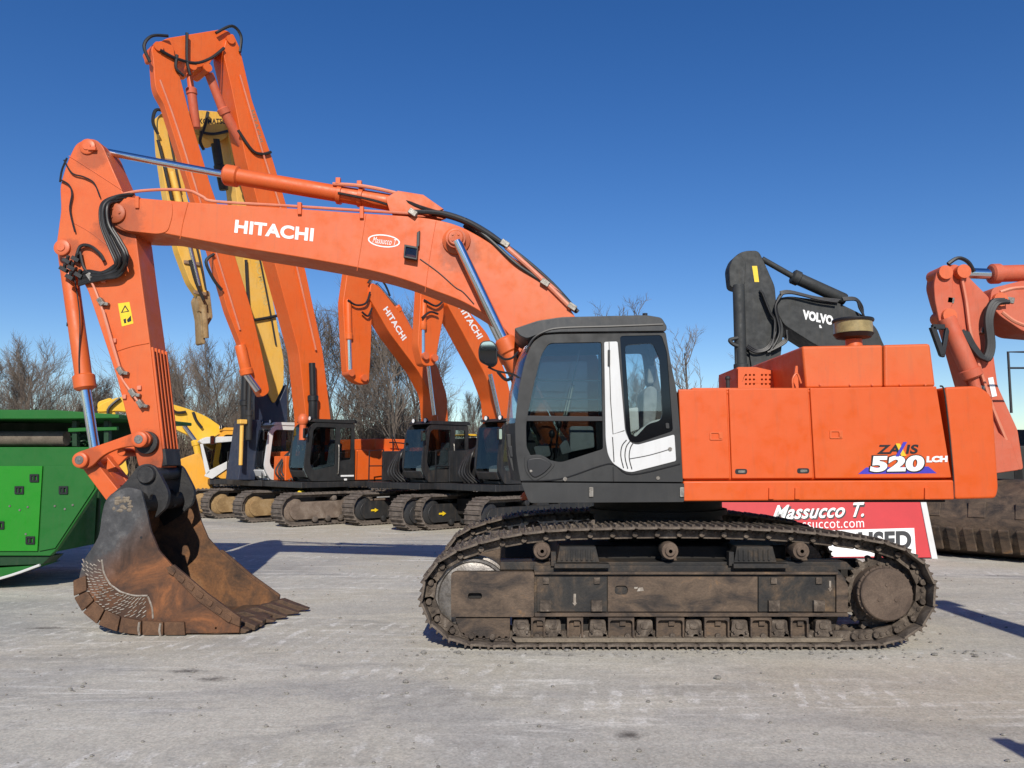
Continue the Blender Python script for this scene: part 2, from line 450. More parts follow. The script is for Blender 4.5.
def shoe_mesh():
    mb = MB(); h = PITCH_T * .485
    prof = [(-h, -.004), (-h + .02, -.018), (h - .02, -.018), (h + .012, -.006), (h + .012, .004), (h - .012, .006),
            (h - .02, .034), (h - .034, .034), (h - .040, .006), (.012, .005), (.007, .030), (-.007, .030), (-.012, .005),
            (-h + .040, .006), (-h + .034, .034), (-h + .020, .034), (-h + .012, .006), (-h, .006)]
    mb.prism(prof, -SW / 2, SW / 2)
    for x in (-.045, .045):
        for y in (-.13, .13): mb.cyl((x, y, .004), (x, y, .02), .018, seg=6)
    return mb
chain = MB()
for (p, t, n) in stations:
    for ys in (-.13, .13):
        q = []
        for u, w in ((-.62, -.035), (-.55, -.10), (-.42, -.125), (.42, -.125), (.55, -.10), (.62, -.035), (.5, -.02), (-.5, -.02)):
            c = p + t * (u * PITCH_T * .92) + n * w; q.append((c.x, c.y))
        off = .012 if ys < 0 else -.012
        chain.prism(q, ys - .028, ys + .028)
        for u in (-.17, .13):
            c = p + t * (u * PITCH_T) + n * -.06
            chain.cyl((c.x, ys - .04, c.y), (c.x, ys + .04, c.y), .022, seg=8)
    c = p + t * (PITCH_T * .5) + n * -.075
    chain.cyl((c.x, -.20, c.y), (c.x, .20, c.y), .032, seg=10)
tracks = []
YT = DT + SW / 2
trk = chain.build('track', M['chain'], root, .004, 1); trk.location.y = YT
sh = shoe_mesh().build('track_shoe', M['shoe'], trk, .003, 1)
def shoe_mat(st):
    p, t, n = st; X = Vector((t.x, 0, t.y)); Z = Vector((n.x, 0, n.y)); Y = Z.cross(X)
    return Matrix(((X.x, Y.x, Z.x, p.x), (X.y, Y.y, Z.y, 0), (X.z, Y.z, Z.z, p.y), (0, 0, 0, 1)))
shoes = [sh]
sh.matrix_basis = shoe_mat(stations[0])
for st in stations[1:]:
    c = sh.copy(); COL.objects.link(c); c.parent = trk; c.matrix_basis = shoe_mat(st); shoes.append(c)
trk2 = trk.copy(); COL.objects.link(trk2); trk2.parent = root; trk2.location.y = -YT
for s0 in shoes:
    c = s0.copy(); COL.objects.link(c); c.parent = trk2

# ---- track frames, wheels
def track_side(sgn):
    """parts between the shoes; sgn -1 near side, +1 far side (mirrored)"""
    def Y(d): return d if sgn < 0 else -d
    def pr(mb, pts, d0, d1, dpx=-1.5, holes=None): mb.prism(poly(pts, dpx), Y(d0), Y(d1), [poly(h, dpx) for h in holes] if holes else None)
    f = MB()
    pr(f, [(534, 566), (836, 566), (848, 580), (848, 617), (534, 617)], -1.46, -1.08)
    pr(f, [(500, 563), (850, 563), (858, 571), (500, 571)], -1.42, -1.10)
    pr(f, [(512, 617), (846, 617), (840, 636), (512, 636)], -1.34, -1.26)
    fr = f.build('track_frame', M['frame_dark'], root, .006)
    def sub(mb, name, mat, bev=.004): return mb.build(name, mat, fr, bev)
    m = MB(); pr(m, rnd([(451, 574), (456, 572), (534, 572), (534, 617), (451, 617)], 2), -1.50, -1.12, holes=[rnd([(468, 593), (482, 593), (482, 599), (468, 599)], 3)])
    sub(m, 'front_yoke', M['frame_rust'])
    m = MB(); pr(m, [(468, 593), (482, 593), (482, 599), (468, 599)], -1.44, -1.40); sub(m, 'slot_back', M['under'], 0)
    m = MB(); pr(m, rnd([(455, 618.2), (510, 618.2), (510, 639), (466, 639), (459, 631)], 2), -1.47, -1.15); sub(m, 'idler_guard', M['frame_rust'])
    # side plates of different wear
    m = MB(); pr(m, [(537, 577), (607, 577), (607, 612), (537, 612)], -1.485, -1.461); sub(m, 'side_plate', M['frame_dark'], .003)
    m = MB(); pr(m, [(608, 577), (758, 577), (758, 612), (608, 612)], -1.485, -1.461, holes=[rnd([(615, 586), (628, 586), (628, 595), (615, 595)], 4)]); sub(m, 'side_plate', M['frame_rust'], .003)
    m = MB(); pr(m, [(759, 577), (833, 577), (836, 581), (836, 612), (759, 612)], -1.485, -1.461); sub(m, 'side_plate', M['frame_dark'], .003)
    m = MB(); pr(m, [(534.6, 613), (848, 613), (848, 616.5), (534.6, 616.5)], -1.51, -1.462); pr(m, [(534.6, 572), (838, 572), (838, 574.5), (534.6, 574.5)], -1.505, -1.462)
    pr(m, [(836.5, 575), (841, 575), (848, 585), (848, 612.6), (836.5, 612.6)], -1.50, -1.462)
    sub(m, 'frame_flange', M['frame_rust'], .003)
    m = MB()
    for x in (545, 596, 773, 818):
        pr(m, [(x - 5, 600), (x + 6, 600), (x + 6, 611), (x - 5, 611)], -1.53, -1.486)
        pr(m, [(x - 2, 577.5), (x + 4, 577.5), (x + 4, 584), (x - 2, 584)], -1.505, -1.486)
    sub(m, 'bracket', M['chain'])
    if sgn < 0:
        m = MB()
        pr(m, [(573.6, 594), (576, 594), (576, 603), (577.2, 603), (574.8, 606), (572.4, 603), (573.6, 603)], -1.489, -1.4855)
        pr(m, [(829.6, 581), (831.6, 581), (831.6, 588.5), (832.8, 588.5), (830.6, 591.8), (828.4, 588.5), (829.6, 588.5)], -1.489, -1.4855)
        pr(m, [(634.5, 587.2), (638, 587.2), (637.5, 589), (634.5, 589)], -1.489, -1.4855); pr(m, [(639, 588), (643, 587.4), (644, 591), (637, 591.6)], -1.489, -1.4855)
        sub(m, 'paint_mark', M['weld'], 0)
    # bottom rollers with guard plates
    r = MB(); g = MB(); xs = [521, 553, 598, 645, 694, 740, 780, 824]
    for x in xs:
        a = P(x, 627, -1.5)
        r.cyl((a.x, Y(-1.40), a.z), (a.x, Y(-1.15), a.z), .085, seg=18); pr(r, rnd([(x - 7.5, 620.5), (x + 7.5, 620.5), (x + 8.5, 632), (x + 4, 635), (x - 4, 635), (x - 8.5, 632)], 2), -1.49, -1.39); pr(r, rnd([(x - 4.5, 623), (x + 4.5, 623), (x + 4, 629), (x - 4, 629)], 2), -1.505, -1.489)
        r.prism(poly([(x - 9, 633), (x + 9, 633), (x + 9, 637), (x - 9, 637)], -1.5), Y(-1.5), Y(-1.45))
        for dx in (-6, 6):
            b = P(x + dx, 632, -1.5); r.cyl((b.x, Y(-1.5), b.z), (b.x, Y(-1.53), b.z), .014, seg=6)
    sub(r, 'bottom_roller', M['chain'])
    for xa, xb in ((531, 545), (567, 583), (608, 634), (656, 684), (704, 729), (750, 771), (790, 808)):
        o = rnd([(xa, 617.5, 0), (xa, 637, 0), (xa + 1.8, 637, 0), (xa + 1.8, 620, 3), (xb - 1.8, 620, 3), (xb - 1.8, 637, 0), (xb, 637, 0), (xb, 617.5, 0)], 0)
        pr(g, o, -1.52, -1.40); pr(g, [(xa + 2, 620.5), (xb - 2, 620.5), (xb - 2, 637), (xa + 2, 637)], -1.46, -1.42)
        pr(g, [((xa + xb) / 2 - 1, 621), ((xa + xb) / 2 + 5, 621), ((xa + xb) / 2 + 5, 626), ((xa + xb) / 2 - 1, 626)], -1.49, -1.465)
    sub(g, 'roller_guard', M['frame_rust'], .003)
    m = MB(); pr(m, [(512, 637.4), (842, 637.4), (838, 641.5), (516, 641.5)], -1.545, -1.40); sub(m, 'wear_rail', M['rail'])
    # steps
    for x0 in (560, 738):
        m = MB(); pr(m, [(x0, 547), (x0 + 36, 547), (x0 + 40, 563), (x0 - 3, 563)], -1.46, -1.16)
        pr(m, [(x0 - 6, 563.4), (x0 + 49, 563.4), (x0 + 49, 567.5), (x0 - 6, 567.5)], -1.56, -1.2)
        for k in range(7): pr(m, [(x0 + 1 + k * 5, 550), (x0 + 3 + k * 5, 550), (x0 + 3 + k * 5, 561), (x0 + 1 + k * 5, 561)], -1.475, -1.462)
        pr(m, [(x0 - 9, 552), (x0 - 4, 552), (x0 - 4, 566), (x0 - 9, 566)], -1.5, -1.4)
        sub(m, 'step', M['frame_dark'], .004)
    # carrier rollers
    for x in (542, 670, 801):
        a = P(x, 551, -1.5); m = MB()
        m.rev((a.x, Y(-1.52), a.z), (a.x, Y(-1.1), a.z), [(0, .045), (.012, .058), (.012, .085), (.05, .092), (.14, .092), (.16, .075), (.28, .075)], 22)
        for rr in (.03, .055): m.rev((a.x, Y(-1.535), a.z), (a.x, Y(-1.5), a.z), [(0, rr - .006), (.012, rr)], 18)
        m.prism(poly([(x - 5, 552), (x + 5, 552), (x + 9, 566), (x - 9, 566)], -1.3), Y(-1.28), Y(-1.2))
        sub(m, 'carrier_roller', M['hub'])
    # idler
    c = P(473, 597, -1.38); m = MB()
    m.rev((c.x, Y(-1.40), c.z), (c.x, Y(-1.20), c.z), [(0, .10), (.005, .30), (.02, .355), (.0, .37), (.0, .395), (.05, .40), (.06, .425), (.14, .425), (.15, .40), (.19, .395), (.19, .10)], 48)
    sub(m, 'idler_wheel', M['steel'], 0)
    # sprocket + final drive
    c = P(882, 594, -1.3); m = MB(); teeth = []
    nt_ = 23
    for k in range(nt_):
        for da, rr in ((-.30, .375), (-.14, .425), (.14, .425), (.30, .375)):
            w = 2 * math.pi * (k + da) / nt_; teeth.append((c.x + rr * math.cos(w), c.z + rr * math.sin(w)))
    m.prism(teeth, Y(-1.34), Y(-1.27), [disc(c.x, c.z, .27, 32)])
    for k in range(22):
        w = 2 * math.pi * k / 22; m.cyl((c.x + .325 * math.cos(w), Y(-1.345), c.z + .325 * math.sin(w)), (c.x + .325 * math.cos(w), Y(-1.36), c.z + .325 * math.sin(w)), .018, seg=6)
    m.cyl((c.x, Y(-1.27), c.z), (c.x, Y(-1.0), c.z), .30, seg=32)
    sub(m, 'sprocket', M['chain'], .003)
    c = P(885, 594, -1.5); m = MB()
    m.rev((c.x, Y(-1.555), c.z), (c.x, Y(-1.0), c.z), [(0, .02), (.0, .255), (.012, .268), (.05, .27), (.06, .285), (.09, .285), (.10, .27), (.26, .27)], 40)
    for k in range(24):
        w = 2 * math.pi * k / 24; q = (c.x + .276 * math.cos(w), c.z + .276 * math.sin(w)); m.cyl((q[0], Y(-1.51), q[1]), (q[0], Y(-1.48), q[1]), .015, seg=6)
    for w in (R(90), R(210), R(330)): m.cyl((c.x + .10 * math.cos(w), Y(-1.563), c.z + .10 * math.sin(w)), (c.x + .10 * math.cos(w), Y(-1.55), c.z + .10 * math.sin(w)), .02, seg=8)
    sub(m, 'final_drive', M['hub'], .003)
    return fr
track_side(-1); track_side(1)
m = MB(); m.box(-1.3, 1.2, -1.1, 1.1, .55, 1.0); m.box(-.7, .7, -.7, .7, .95, 1.22); m.box(-1.9, 2.0, -1.09, -1.0, .6, .85); m.box(-1.9, 2.0, 1.0, 1.09, .6, .85)
m.build('centre_frame', M['under'], root, .02)
m = MB(); m.cyl((0, 0, 1.2), (0, 0, 1.46), .78, seg=48); m.cyl((0, 0, 1.28), (0, 0, 1.34), .84, seg=60); m.build('swing_bearing', M['under'], root)

# ---- upper structure
DS = -1.45
zdeck = W(690, 503, DS)[1]
xl, xr = W(527, 500, DS)[0], W(953, 500, DS)[0]
m = MB(); m.box(xl + .1, xr - .05, -1.40, 1.40, zdeck + .005, zdeck + .22); m.build('deck', M['under'], root, .01)
m = MB()
for yy in (-.42, .22): m.prism(poly([(520, 500), (650, 500), (650, 470), (622, 436), (585, 436), (545, 470)], -.4), yy, yy + .05)
m.build('boom_foot_bracket', M['orange_faded'], root, .006)
# body core and its doors
m = MB(); m.prism(poly([(679.5, 391), (937, 388), (951.5, 479), (684, 481)], DS), -1.42, 1.42); body = m.build('body', M['orange'], root, .03)
for pts in ([(678.5, 389.2), (727, 388.9), (730.3, 478.7), (682.5, 479)], [(728.6, 388.8), (808.4, 388), (813.6, 478.4), (731.9, 478.7)],
            [(810, 388), (936.5, 386.2), (951.6, 477.8), (815.2, 478.4)]):
    m = MB(); m.prism(poly(rnd(pts, 1.5), DS), -1.452, -1.40); m.build('engine_door', M['orange'], root, .016, 3)
m = MB(); m.prism(poly([(679, 394.5), (937, 391.5), (937, 388.0), (679, 391)], DS), -1.43, -1.0)
m.build('body_top_edge', M['orange'], body, .012)
m = MB(); m.prism(poly([(682.8, 481), (952.4, 480), (953.3, 499.6), (683, 501.2)], DS), -1.475, -1.2); m.build('side_skirt', M['orange'], root, .018, 3)
for x in (770, 796, 925):
    m = MB(); m.prism(poly(rnd([(x - 2.4, 487.5), (x + 2.4, 487.5), (x + 2.6, 499), (x - 2.6, 499)], 1), DS), -1.50, -1.47); m.build('hinge', M['orange'], root, .004)
for x, y in ((716, 436), (836, 434.5)):
    m = MB(); m.prism(poly(rnd([(x - 6.5, y - 4), (x + 6.5, y - 4), (x + 6.5, y + 4), (x - 6.5, y + 4)], 1.5), DS), -1.462, -1.44, [poly(rnd([(x - 5, y - 2.8), (x + 2.5, y - 2.8), (x + 2.5, y + 3), (x - 5, y + 3)], 1), DS)])
    m.prism(poly(rnd([(x + 3, y - 2.4), (x + 5.6, y - 2.4), (x + 5.6, y + 2.6), (x + 3, y + 2.6)], 1), DS), -1.47, -1.462)
    m.build('door_latch', M['orange_faded'], root, .002)
for x, y in ((741, 471.5), (803, 470.8)):
    m = MB(); m.prism(poly(rnd([(x - 6, y - 2.6), (x + 6, y - 2.6), (x + 6, y + 2.6), (x - 6, y + 2.6)], 2.5), DS), -1.4555, -1.44); m.build('keyhole_slot', M['letter_black'], root)
    m = MB(); m.prism(poly(rnd([(x - 3, y - 1.2), (x + 4, y - 1.2), (x + 4, y + 1.4), (x - 3, y + 1.4)], 1), DS), -1.459, -1.4556); m.build('slot_lever', M['zinc'], root)
# counterweight
m = MB()
cw = rnd([(945.5, 387, 3), (980, 385.5, 8), (993.5, 396, 9), (999.5, 489, 5), (997, 498.5, 6), (955.5, 499.5, 3), (951, 440, 2)], 4)
m.prism(poly(cw, DS), -1.44, 1.44); m.build('counterweight', M['orange'], root, .055, 4)
m = MB(); m.tube([P(x, y, -1.443) for x, y in ((940, 386), (944, 390), (948, 420), (951, 450), (953.5, 480), (953.7, 498))], .009, 6); m.build('seal_strip', M['rubber'], root)
# upper hood
m = MB(); DH = -1.18
m.prism(poly([(802, 346), (883.3, 344.6), (883.6, 387.5), (806, 388.5)], DH), DH, 1.05); m.prism(poly([(884.2, 344.6), (930.5, 343.4), (936, 386.5), (884.6, 387.4)], DH), DH, 1.05)
hood = m.build('engine_hood', M['orange_faded'], root, .03, 3)
m = MB()
for x in (820, 850, 872, 900, 925):
    a = P(x, 386.5, DH); m.cyl((a.x, DH - .012, a.z + .02), (a.x, DH, a.z + .02), .013, seg=8)
m.build('bolt', M['orange_cyl'], hood)
m = MB(); g0 = -.15
holes = [disc(*W(x, y, g0), .013, 8) for x in (746, 750, 754) for y in (375, 379.5, 384)] + [disc(*W(x, y, g0), .013, 8) for x in (762, 766, 770) for y in (375, 379.5, 384)]
gp = [(738, 367), (756, 367), (774, 371), (774, 392), (738, 392)]
m.prism(poly(gp, g0), g0, g0 + .02, holes); m.prism(poly([(738, 367), (756, 367), (774, 371), (774, 392), (738, 392)], g0), g0 + .05, .75)
m.build('vent_grille', M['orange_faded'], root, .004)
m = MB(); m.box(W(684, 388, -1)[0], W(800, 388, -1)[0], -1.38, 1.38, W(684, 391, -1.38)[1], W(684, 391, -1.38)[1] + .035); m.build('walkway', M['orange_faded'], root, .01)
# precleaner on its stalk
c = P(853.5, 338, -.35); pxm = (9.65 - .35) / 769
m = MB(); m.rev((c.x, c.y, c.z - .12), (c.x, c.y, c.z + .5), [(0, .10), (.1, .095), (.16, .085)], 20); pc = m.build('precleaner', M['orange_faded'], root)
m = MB(); m.rev((c.x, c.y, c.z - .02), (c.x, c.y, c.z + 1), [(0, .09), (.02, .20), (.07, .235), (.075, .222)], 32); m.rev((c.x, c.y, c.z + .195), (c.x, c.y, c.z + 1), [(0, .238), (.02, .243), (.035, .235), (.05, .12), (.055, .01)], 32); m.build('precleaner_rim', M['black'], pc)
m = MB(); m.cyl((c.x, c.y, c.z + .05), (c.x, c.y, c.z + .197), .222, seg=32); m.build('precleaner_bowl', M['filter_band'], pc)
m = MB(); a = P(728, 389, -1.1); m.cyl(a, a + Vector((0, 0, .12)), .022, seg=10); m.ball(a + Vector((0, 0, .12)), .03); m.build('antenna', M['charcoal'], root)
m = MB(); a = P(793, 388, -1.25); m.tube([a, a + Vector((0, 0, .1)), a + Vector((.05, 0, .16)), a + Vector((.09, 0, .05))], .012, 6); m.build('grab_handle', M['orange_faded'], root)
m = MB(); a = P(795, 388, -1.1); m.prism(poly([(792, 388), (798, 388), (797, 366), (795, 366)], -1.1), -1.12, -1.08); m.build('bonnet_stay', M['orange_faded'], root)
# side decals
px_text('ZAXIS'.replace('X', ' '), M['letter_black'], root, F, -1.452, (876.5, 454.2), (917, 453.8), (878.5, 444.8), bold=.035)
m = MB(); m.prism(poly([(895, 456.5), (898.5, 456.5), (906.5, 442), (903, 442)], DS), -1.461, -1.4525); m.build('lettering', M['letter_blue'], root)
m = MB(); m.prism(poly([(895.3, 443.5), (899.5, 443.5), (906, 456), (901, 456)], DS), -1.459, -1.4525); m.build('lettering', M['letter_yellow'], root)
m = MB(); m.prism(poly([(858, 474), (866, 467.5), (928, 466.5), (936.5, 473.2)], DS), -1.4545, -1.4525); m.build('decal', M['letter_blue'], root)
px_text('520', M['letter_black'], root, F, -1.452, (868.3, 473.3), (924.6, 472.6), (869.8, 455.0), bold=.08, lift=.003, depth=.001)
px_text('520', M['letter_white'], root, F, -1.452, (869.5, 472), (923, 471.2), (871.5, 456), bold=.055, lift=.006)
px_text('LCH', M['letter_white'], root, F, -1.452, (926, 462.5), (947, 462), (926.4, 456.2), bold=.07, lift=.006)

# ---- cab
DC = -1.46; DI = -.62
cabo = rnd([(552, 334, 2), (541, 335.5, 4), (531, 344, 5), (524.5, 362, 6), (518.5, 390, 8), (515, 423, 8), (516, 453, 8), (520.5, 481, 2), (683, 482, 1), (680.5, 437, 6), (676.5, 390, 6), (671.5, 366, 6), (665.5, 332, 2)], 3)
winA = rnd([(549, 343, 4), (601.5, 342, 2), (603, 449, 2), (561, 462.5, 5), (531, 456, 2), (526.5, 447, 3), (526, 425, 4), (528.5, 410, 5), (534.5, 382, 5), (541.5, 354, 5)], 3)
winB = rnd([(620, 336, 3), (661.5, 335, 3), (667, 352, 5), (673, 431, 3), (638, 443, 5), (630, 442, 4), (626, 430, 4)], 3)
farW = rnd([(545, 346, 4), (655, 343, 4), (668, 440, 4), (540, 448, 4), (530, 420, 4)], 3)
cab = empty('cab', (0, 0, 0)); COL.objects.unlink(cab); bpy.data.objects.remove(cab)
m = MB(); m.prism(poly(cabo, DC), DC, DC + .055, [poly(winA, DC), poly(winB, DC)])
m.prism(poly(cabo, DC), DI - .05, DI, [poly(farW, DC)])
zf = W(600, 481, DC)[1]; xf0, xf1 = W(521, 480, DC)[0], W(682, 481, DC)[0]
m.box(xf0 + .02, xf1 - .01, DC + .06, DI - .055, zf + .002, zf + .06)
# rear posts and sills
m.prism(poly([(671, 420), (681, 440), (683, 481), (676, 481)], DC), DC + .056, DI - .051)
m.prism(poly([(664.5, 334), (668, 350), (664, 350), (660, 334)], DC), DC + .056, DI - .051)
cab = m.build('cab', M['charcoal'], root, .010, 2)
# bulging front: lower panel + glass
def front_strip(pts, name, mat, bulge=.10, th=.012, off=0.0):
    mb = MB(); n = 8; vs = []; fs = []
    q = [W(x, y, DC) for x, y in pts]; k = len(q)
    for lay in (0, 1):
        for j in range(n + 1):
            t = j / n; y = DC + .01 + (DI - DC - .02) * t; bu = bulge * math.sin(math.pi * t) ** .6
            for (x, z) in q: vs.append((x - bu + lay * th + off, y, z))
    L = (n + 1) * k
    for j in range(n):
        for i in range(k - 1):
            a = j * k + i; fs.append([a, a + 1, a + k + 1, a + k]); fs.append([L + a, L + a + k, L + a + k + 1, L + a + 1])
    for j in range(n):
        for i in (0, k - 1): a = j * k + i; fs.append([a, a + k, L + a + k, L + a])
    for i in range(k - 1):
        for j in (0, n): a = j * k + i; fs.append([a, a + 1, L + a + 1, L + a])
    mb._add(vs, fs); return mb.build(name, mat, cab)
front_strip([(541, 336), (531, 345), (524.5, 362), (518.5, 390), (515, 423)], 'windscreen', M['glass'])
front_strip([(515, 423), (515.3, 440), (516, 453), (518, 468), (520.5, 481)], 'front_panel', M['charcoal'])
m = MB()
m.prism(poly([(506.5, 434), (514.5, 434), (517.5, 455), (520, 478), (512, 470), (508, 455)], DC + .15), DC + .1, DC + .2)
m.build('front_step_guard', M['charcoal'], cab, .01)
m = MB(); m.prism(poly([(508, 446), (513.5, 446), (515, 457), (510.5, 457)], DC + .14), DC + .08, DC + .1); m.build('front_lamp', M['black'], cab, .004)
# roof
m = MB(); m.prism(poly(rnd([(514, 329, 2), (538, 321, 3), (561, 317.5, 4), (646, 315.5, 4), (661, 318, 3), (666.5, 327, 3), (665.5, 331.5, 2), (560, 332.5, 2), (540, 334, 2), (527, 339, 3), (520, 336, 2)], 3), DC), DC - .03, DI + .03)
m.build('roof', M['roof_grey'], cab, .02, 3)
m = MB(); m.tube([P(x, y, DC - .025) for x, y in ((526, 352), (533, 339), (545, 331.5), (562, 328), (610, 326.5), (663, 324.5))], .014, 6); m.build('rain_gutter', M['black'], cab)
m = MB(); a = P(645, 316, -1.0); m.cyl(a, a + Vector((0, 0, .03)), .03, seg=10); m.build('roof_fitting', M['black'], cab)
# windows
upA = [p for p in winA if p[1] < 417] + [(603, 417), (526, 417)]; upA = sorted(upA, key=lambda p: math.atan2(p[1] - 385, p[0] - 565))
loA = [p for p in winA if p[1] > 420] + [(603, 420), (526, 420)]; loA = sorted(loA, key=lambda p: math.atan2(p[1] - 438, p[0] - 565))
m = MB(); m.prism(poly(upA, DC), DC + .025, DC + .031); m.build('window', M['glass_side'], cab)
m = MB(); m.prism(poly(loA, DC), DC + .025, DC + .031); m.build('window', M['glass_low'], cab)
inB = rnd([(625, 345, 4), (653, 343, 4), (659.5, 358, 5), (663, 420, 8), (648, 424, 4), (636, 437, 3), (631, 434, 3)], 3)
m = MB(); m.prism(poly(winB, DC), DC + .012, DC + .022, [poly(inB, DC)]); m.build('window_border', M['black_gloss'], cab)
m = MB(); m.prism(poly(inB, DC), DC + .024, DC + .030); m.build('window', M['glass'], cab)
m = MB(); m.prism(poly(farW, DC), DI - .03, DI - .024); m.build('window', M['glass'], cab)
m = MB(); m.prism(poly([(526.3, 415.5), (603, 416.5), (603, 421), (526, 421)], DC), DC + .012, DC + .05); m.prism(poly([(596, 421.5), (602.5, 421.5), (602.8, 448), (597, 450)], DC), DC + .033, DC + .05)
m.build('window_sash', M['black'], cab, .003)
m = MB()
for y in (378.5, 397.5): m.prism(poly([(532, y), (602, y + .5), (602, y + 2), (532, y + 1.5)], DC), DC + .10, DC + .12)
m.tube([P(581, 344, DC + .12), P(573, 380, DC + .12), P(565, 415, DC + .12)], .007, 5); m.tube([P(600, 350, DI - .1), P(600, 448, DI - .1)], .02, 6)
m.build('guard_bar', M['black'], cab)
# door details
trim = rnd([(604, 342, 2), (617.5, 341.5, 2), (620, 372, 3), (625, 431, 4), (630, 442.5, 4), (637, 445, 4), (674.3, 434.5, 2), (676, 461, 2), (632, 472.3, 4), (625, 471.5, 4), (612, 463, 5), (607.5, 454, 5), (605.5, 440, 5)], 3)
m = MB(); m.prism(poly(trim, DC), DC - .012, DC + .004); tr = m.build('door_trim', M['white'], cab, .005)
m = MB()
m.tube([P(x, y, DC - .013) for x, y in ((609, 342), (610.5, 400), (613, 434), (624.5, 430.5))], .005, 5, smooth=False)
for k in range(3):
    m.tube([P(x + k * 4.2, y + k * 1.0, DC - .014) for x, y in ((626.5 - k * .5, 440), (622, 446), (620.8, 456), (623.5, 468 - k * .4))], .0055, 6)
m.tube([P(x, y, DC - .013) for x, y in ((629, 459), (650, 455), (672, 448.5))], .005, 5); m.tube([P(612.5, 437, DC - .012), P(614, 462, DC - .012)], .006, 5)
m.build('trim_groove', M['black'], cab)
m = MB(); a = P(670, 449, DC - .012); m.cyl(a, a + Vector((0, -.012, 0)), .02, seg=12); m.build('lock', M['zinc'], cab)
m = MB(); m.prism(poly(rnd([(607.5, 350), (609.8, 350), (609.8, 366), (607.5, 366)], 1), DC), DC - .035, DC - .012); m.build('hinge', M['charcoal'], cab, .004)
m = MB(); m.prism(poly(rnd([(665.5, 423), (669, 423), (669.5, 428.5), (666, 428.5)], 1), DC), DC - .004, DC + .012); m.build('door_latch', M['charcoal'], cab, .003)
m = MB(); m.prism(poly(rnd([(527, 459, 4), (541, 457, 6), (553, 464, 4), (545, 473, 6), (534, 479, 5), (527, 470, 6)], 5), DC), DC - .02, DC + .01); vp = m.build('vent_panel', M['black'], cab, .01, 3)
m = MB(); m.prism(poly(rnd([(524, 456, 4), (541, 454, 6), (556, 464, 4), (547, 475, 6), (534, 482, 5), (525, 472, 6)], 5), DC), DC - .008, DC + .001); m.build('vent_bezel', M['charcoal'], cab, .006)
m = MB(); a = P(531, 471, DC - .02); m.cyl(a, a + Vector((0, -.008, 0)), .014, seg=10); a = P(565, 479, DC - .004); m.cyl(a, a + Vector((0, -.02, 0)), .022, seg=10); a = P(658, 478, DC - .002); m.cyl(a, a + Vector((0, -.008, 0)), .02, seg=12); m.build('button', M['zinc'], cab)
m = MB(); m.tube([P(x, y, DC - .004) for x, y in ((522, 481), (560, 479), (600, 466), (614, 464.5), (632, 474.5), (680, 464))], .007, 6); m.tube([P(613, 467, DC - .003), P(613.5, 481, DC - .003)], .005, 5, smooth=False); m.build('door_seam', M['black'], cab)
m = MB(); m.prism(poly(rnd([(521, 482.5, 1), (684, 483.5, 1), (684, 502, 2), (529, 503, 4)], 2), DC), DC - .015, -.65); m.build('cab_base', M['charcoal'], root, .015)
m = MB()
for x, y in ((591, 492), (681.5, 492)): m.prism(poly(rnd([(x - 2.2, y - 5), (x + 2.2, y - 5), (x + 2.2, y + 5), (x - 2.2, y + 5)], 1), DC), DC - .032, DC - .014)
m.build('catch', M['zinc'], root, .004)
# inside
m = MB(); m.prism(poly([(608, 452), (650, 448), (650, 458), (606, 462)], -1.1), -1.28, -.82); m.prism(poly(rnd([(640, 452, 4), (650, 450, 4), (656, 392, 6), (648, 386, 5), (641, 392, 5)], 4), -1.1), -1.28, -.82); m.prism(poly(rnd([(646, 385), (655, 384), (656, 366), (648, 366)], 4), -1.1), -1.16, -.94)
m.build('seat', M['seat'], cab, .03, 3)
m = MB(); m.prism(poly(rnd([(572, 425), (596, 425), (598, 447), (572, 452)], 3), -1.15), -.85, -.70); m.prism(poly(rnd([(622, 410), (636, 408), (637, 430), (626, 434)], 2), -1.2), -1.36, -1.26); m.prism(poly(rnd([(630, 436, 3), (648, 422, 4), (660, 419, 3), (660, 424, 3), (645, 432, 4), (636, 442, 2)], 3), -1.2), -1.38, -1.27)
m.build('console', M['console'], cab, .012)
m = MB(); m.tube([P(556, 458, -1.1), P(557, 440, -1.1), P(559, 426, -1.1)], .012, 6); m.ball(P(559, 424, -1.1), .035, .03, .055); m.tube([P(548, 460, -1.0), P(552, 437, -1.0)], .012, 6); m.ball(P(552, 434, -1.0), .035, .03, .05)
m.build('control_lever', M['black'], cab)
m = MB(); m.prism(poly([(563, 417), (567, 417), (575, 386), (571, 385)], -.8), -.80, -.70); m.build('wiring_board', M['beige'], cab, .004)
m = MB(); m.prism(poly(rnd([(533, 447), (548, 443), (551, 456), (537, 459)], 3), -1.0), -1.05, -.8); m.prism(poly([(559, 446), (566, 438), (572, 452), (562, 455)], -1.1), -1.14, -1.10); m.build('foot_pedal', M['console'], cab, .01)

# mirror, handrail
m = MB(); mo = rnd([(481, 341), (492, 340), (497.5, 346), (497.5, 363), (492, 367.5), (479, 361), (478, 350)], 4)
m.prism(poly(mo, -1.52), -1.52, -1.44); mr = m.build('mirror', M['black'], root, .012, 3)
mi = [(488 + (x - 488) * .88, 354 + (y - 354) * .88) for x, y in mo]
m = MB(); m.prism(poly(mi, -1.52), -1.527, -1.521); mg = m.build('mirror_glass', M['mirror'], mr)
zc_ = sum(v.co.z for v in mg.data.vertices) / len(mg.data.vertices)
for v in mg.data.vertices: v.co.y -= (v.co.z - zc_) * .05 + .012
m = MB(); m.tube([P(497, 354, -1.47), P(504, 359, -1.45), P(512, 358, -1.43), P(518, 352, -1.42)], .013, 6); m.tube([P(488, 367, -1.47), P(497, 371, -1.45), P(512, 374, -1.43), P(519, 378, -1.42)], .011, 6); m.build('mirror_arm', M['black'], mr)

